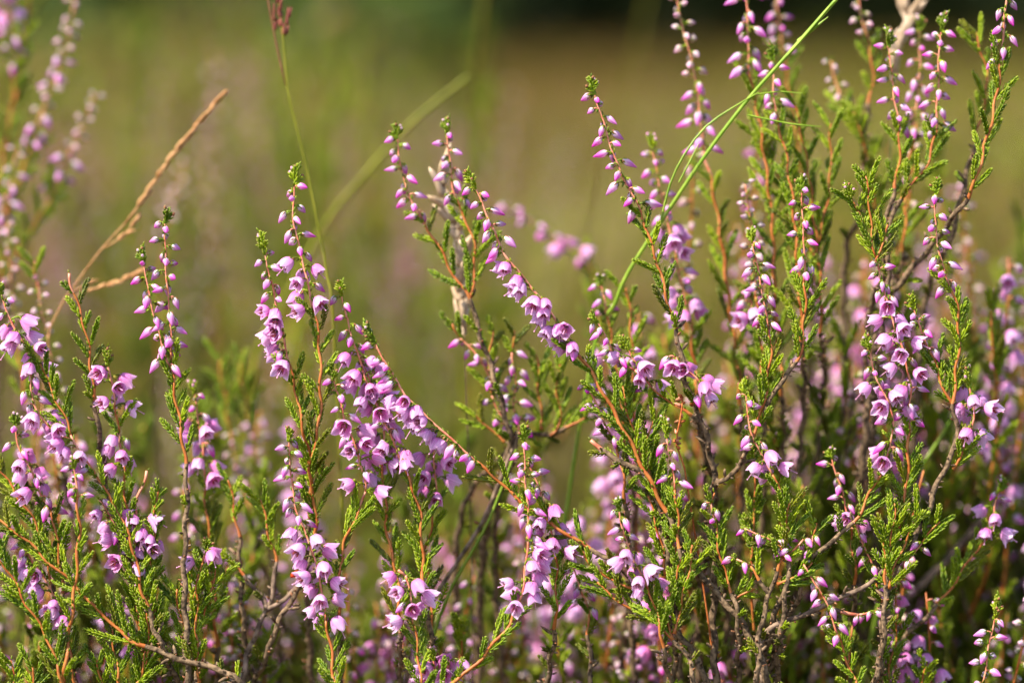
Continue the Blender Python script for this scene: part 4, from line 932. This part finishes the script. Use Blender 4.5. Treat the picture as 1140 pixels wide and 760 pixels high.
# ------------------------------------------------------------------ softer neighbours between the traced sprigs and the thicket
def proto(kind):
    """complete blurred sprig, base at the origin, made of stem, foliage and flowers"""
    H = .30; r = thing('heather_sprig', '', 'heather sprig', (0, 0, 0), 'blurred heather sprigs crowding behind the sharp ones')
    bend, b2 = rnd.uniform(-.10, .10), rnd.uniform(-.06, .06)
    def main(t): return Vector((bend * H * t ** 2 + .0012 * math.sin(t * 40), b2 * H * t ** 2, H * t))
    arms = [(main, 0.0)]
    for k in range(5):
        t0 = rnd.uniform(.48, .78); a = rnd.uniform(0, 6.28) + k; L = rnd.uniform(.08, .18) * H + .008; out = rnd.uniform(.3, .8)
        def arm(t, t0=t0, a=a, L=L, out=out, w_=rnd.uniform(0, 6)):
            b = main(t0); s = L * t
            return b + Vector((math.cos(a), math.sin(a), 0)) * (s * out * (1 - .35 * t)) + Vector((.0006 * math.sin(t * 14 + w_), .0006 * math.cos(t * 11), s * (.75 + .35 * t)))
        arms.append((arm, t0))
    st = MB(); fo = MB(); fb = MB()
    sh = {L: [shoot_mb(L, b, m_) for b, m_ in ((.12, 'leaf'), (-.1, 'leaf_dark'), (0, 'leaf'))] for L in (4, 6.5)}
    src = {'leafy': [], 'bud': [bud_mb(2.3, 1.3, R(a)) for a in (-15, -40)], 'pale': [bud_mb(1.8, 1.3, R(a), 1.1, 'pale') for a in (0, -30)], 'bell': [bell_mb(3.4, 1.3, R(a), 16) for a in (-45, -65)] + [bud_mb(2.6, 1.4, R(-35))]}[kind]
    for ai, (pos, t0) in enumerate(arms):
        ts = [i / (60 if ai == 0 else 16) for i in range(61 if ai == 0 else 17)]
        arm_mat = pick(['leaf_dark', 'stem', 'wood']); ln = H if ai == 0 else (pos(1) - pos(0)).length
        r0 = .0010 if ai == 0 else .00045
        tube(st, [pos(t) for t in ts], [(r0 - (r0 - .0002) * t) for t in ts], [('wood' if t < .74 else 'stem') if ai == 0 else arm_mat for t in ts[:-1]], 6)
        fl0 = (.84 if ai == 0 else rnd.choice([.45, .55, 1.0])) if kind != 'leafy' else 1.0
        lo = .35 if ai == 0 else .08
        for i in range(int((fl0 - lo) * ln / .0013)):
            t = rnd.uniform(lo, fl0); a = rnd.uniform(0, 6.28); o = Vector((math.cos(a), math.sin(a), .2)); q = pos(t)
            dd = (pos(min(1, t + .03)) - pos(max(0, t - .03))).normalized() + o * rnd.uniform(.4, .9)
            fo.merge(pick(sh[pick([4, 6.5])]), Matrix.Translation(q) @ frame(dd) @ Matrix.Scale(MM * rnd.uniform(.8, 1.1), 4))
        if src and fl0 < 1:
            n = int((1 - fl0) * ln / .0019)
            for i in range(n):
                t = fl0 + (1 - fl0) * i / n
                fb.merge(pick(src), Matrix.Translation(pos(t)) @ Matrix.Rotation(i * 2.4, 4, 'Z') @ Matrix.Rotation(rnd.uniform(-.25, .25), 4, 'X') @ Matrix.Scale(MM * rnd.uniform(.85, 1.15), 4))
    st.build('stem', r); fo.build('foliage', r)
    if fb.v: fb.build('flowers', r)
    return r
protos = {k: [proto(k) for _ in range(3 if k == 'leafy' else 2)] for k in ('bud', 'pale', 'bell', 'leafy')}
LB = {'bud': 'out-of-focus heather sprig with small pink buds, one of many crowding behind the sharp sprigs',
      'pale': 'out-of-focus heather sprig with whitish buds, one of many crowding behind the sharp sprigs',
      'bell': 'out-of-focus heather sprig with round lilac bells, one of many crowding behind the sharp sprigs',
      'leafy': 'out-of-focus flowerless green heather sprig, one of many crowding behind the sharp sprigs'}
used = set()
MARKS = [(40, 370, 'the left-edge bell chain'), (30, 530, 'the drooping left-edge bells'), (60, 640, 'the bottom-left leafy branch'), (105, 380, 'the sprig with a bare reddish tip'),
 (135, 450, 'the two small bell groups at left'), (190, 320, 'the double bud spike at left'), (205, 580, 'the dark woody stem at left'), (150, 690, 'the long slanting green sprig'), (300, 660, 'the forked grey branch'),
 (355, 640, 'the column of bells left of centre'), (350, 460, 'the tallest left sprig'), (410, 470, 'the dense bell cluster'), (480, 540, 'the soft round bells'), (455, 670, 'the small bottom-centre bells'),
 (520, 620, 'the thick red-brown stem'), (585, 560, 'the curved bottom-centre sprig'), (560, 420, 'the soft central shoots'), (620, 330, 'the long central bell sprig'), (670, 480, 'the orange central stem'), (645, 680, 'the forked shoots at lower centre'),
 (710, 620, 'the fat bell cluster'), (690, 400, 'the drooping double spike'), (765, 410, 'the bell clump under the tall bud spike'), (750, 520, 'the rusty seed spike'), (750, 680, 'the bushy bottom shoots'), (800, 650, 'the straight dark trunk'), (840, 300, 'the left head of the two-headed sprig'),
 (893, 260, 'the right head of the two-headed sprig'), (850, 500, 'the drooping sprig right of centre'), (860, 620, 'the arch of magenta buds'), (925, 690, 'the hanging magenta spike'), (930, 540, 'the soft leftward bud spike'), (965, 230, 'the big leafy top'), (1000, 400, 'the thickest bell column'), (985, 500, 'the left-hand bell column'),
 (1000, 600, 'the upright shoots by the trunk'), (1045, 260, 'the right upright bud spike'), (1065, 420, 'the right upright leafy stem'), (1110, 570, 'the curling right-edge sprig'), (1100, 720, 'the bottom right corner spike'), (1050, 690, 'the arching stem at lower right'), (1110, 150, 'the top right magenta sprig'), (1125, 330, 'the right edge stalks'), (1000, 100, 'the soft top right spikes'), (975, 730, 'the lowest right woody trunk'), (200, 180, 'the dry brown grass stalk'), (305, 90, 'the dark red seed head'), (420, 190, 'the diagonal olive grass stem'), (245, 330, 'the gap between the left spikes'), (450, 370, 'the gap left of the central shoots')]
KN = {'bud': 'pink-budded', 'pale': 'whitish-budded', 'bell': 'lilac-belled', 'leafy': 'flowerless green'}
def filler_label(kind, px, py, d):
    m = min(MARKS, key=lambda m_: (m_[0] - px) ** 2 + (m_[1] - py) ** 2 * .5)
    return ('slightly soft' if d < 70 else 'strongly blurred') + ' ' + KN[kind] + ' sprig just ' + ('left of ' if px < m[0] else 'right of ') + m[2]
def place(kind, px, py, d):
    pr = pick(protos[kind]); tip = at(px, py, d); H = .30
    sc = 1.0; zb = tip.z
    if id(pr) in used:
        r = pr.copy(); C.objects.link(r)
        for c in list(pr.children): k = c.copy(); C.objects.link(k); k.parent = r
    else: used.add(id(pr)); r = pr
    s = zb / H
    r.scale = (1, 1, 1); rz = rnd.uniform(0, 6.28)
    r.rotation_euler = (rnd.uniform(-.10, .10), rnd.uniform(-.16, .16), rz)
    # keep real size; sink or lift onto the soil by using the plant's own height
    m = r.rotation_euler.to_matrix(); top = m @ Vector((0, 0, H))
    f = tip.z / max(.05, top.z); r.scale = (min(1.15, max(.85, f)),) * 2 + (f,)
    r.location = (tip.x - top.x * f, tip.y - top.y * f, 0)
    r['label'] = filler_label(kind, px, py, d)
prs = random.Random(23)
def profile(px):          # how high in the picture the soft sprigs reach at a given x
    P = [(-60, 330), (60, 380), (150, 440), (230, 470), (330, 560), (430, 600), (500, 520), (600, 470), (690, 400), (760, 330), (850, 250), (930, 210), (1000, 160), (1200, 120)]
    for (x0, y0), (x1, y1) in zip(P, P[1:]):
        if x0 <= px <= x1: return y0 + (y1 - y0) * (px - x0) / (x1 - x0)
    return 300
for i in range(306):
    px = prs.uniform(-50, 1190) if i < 205 else prs.uniform(830, 1200); top = profile(px); d = prs.choice([prs.uniform(34, 75), prs.uniform(60, 180)])
    py = top + prs.random() ** .8 * max(60, 740 - top)
    if i >= 262:
        if i < 290: px = prs.uniform(60, 540); py = prs.uniform(40, 330); d = prs.uniform(230, 620)
        else: px = prs.uniform(390, 640); py = prs.uniform(470, 690); d = prs.uniform(34, 110)
    elif i >= 205: py = prs.uniform(90, 420) + max(0, 900 - px) * .5; d = prs.uniform(32, 120)
    kind = prs.choice(['bud', 'bud', 'pale', 'leafy', 'leafy', 'leafy', 'leafy', 'bell', 'pale', 'leafy', 'pale', 'bud', 'bell'])
    if 262 <= i < 290: kind = prs.choice(['leafy', 'pale', 'leafy', 'pale', 'leafy', 'bud'])
    if 205 <= i < 262 and i % 3 == 0: continue
    if 205 <= i < 262 and i % 3 == 1: kind = prs.choice(['bud', 'bell', 'pale'])
    place(kind, px, py, d)
for lst in protos.values():
    for p in lst:
        if id(p) not in used:
            for c in list(p.children): bpy.data.objects.remove(c)
            bpy.data.objects.remove(p)
# one red leaf on the forked branch
def red_leaf():
    p = at(323, 643, 9); r = thing('red_leaf', 'single bright red leaf beside the forked grey woody branch', 'leaf', p)
    mb = MB(); spindle(mb, Vector((0, 0, 0)), Vector((.8, 0, .75)), .0026, .0014, .0004, 'red', n=6); mb.build('blade', r)
red_leaf()
print('objects', len(bpy.data.objects), 'polys', sum(len(m.polygons) for m in bpy.data.meshes))
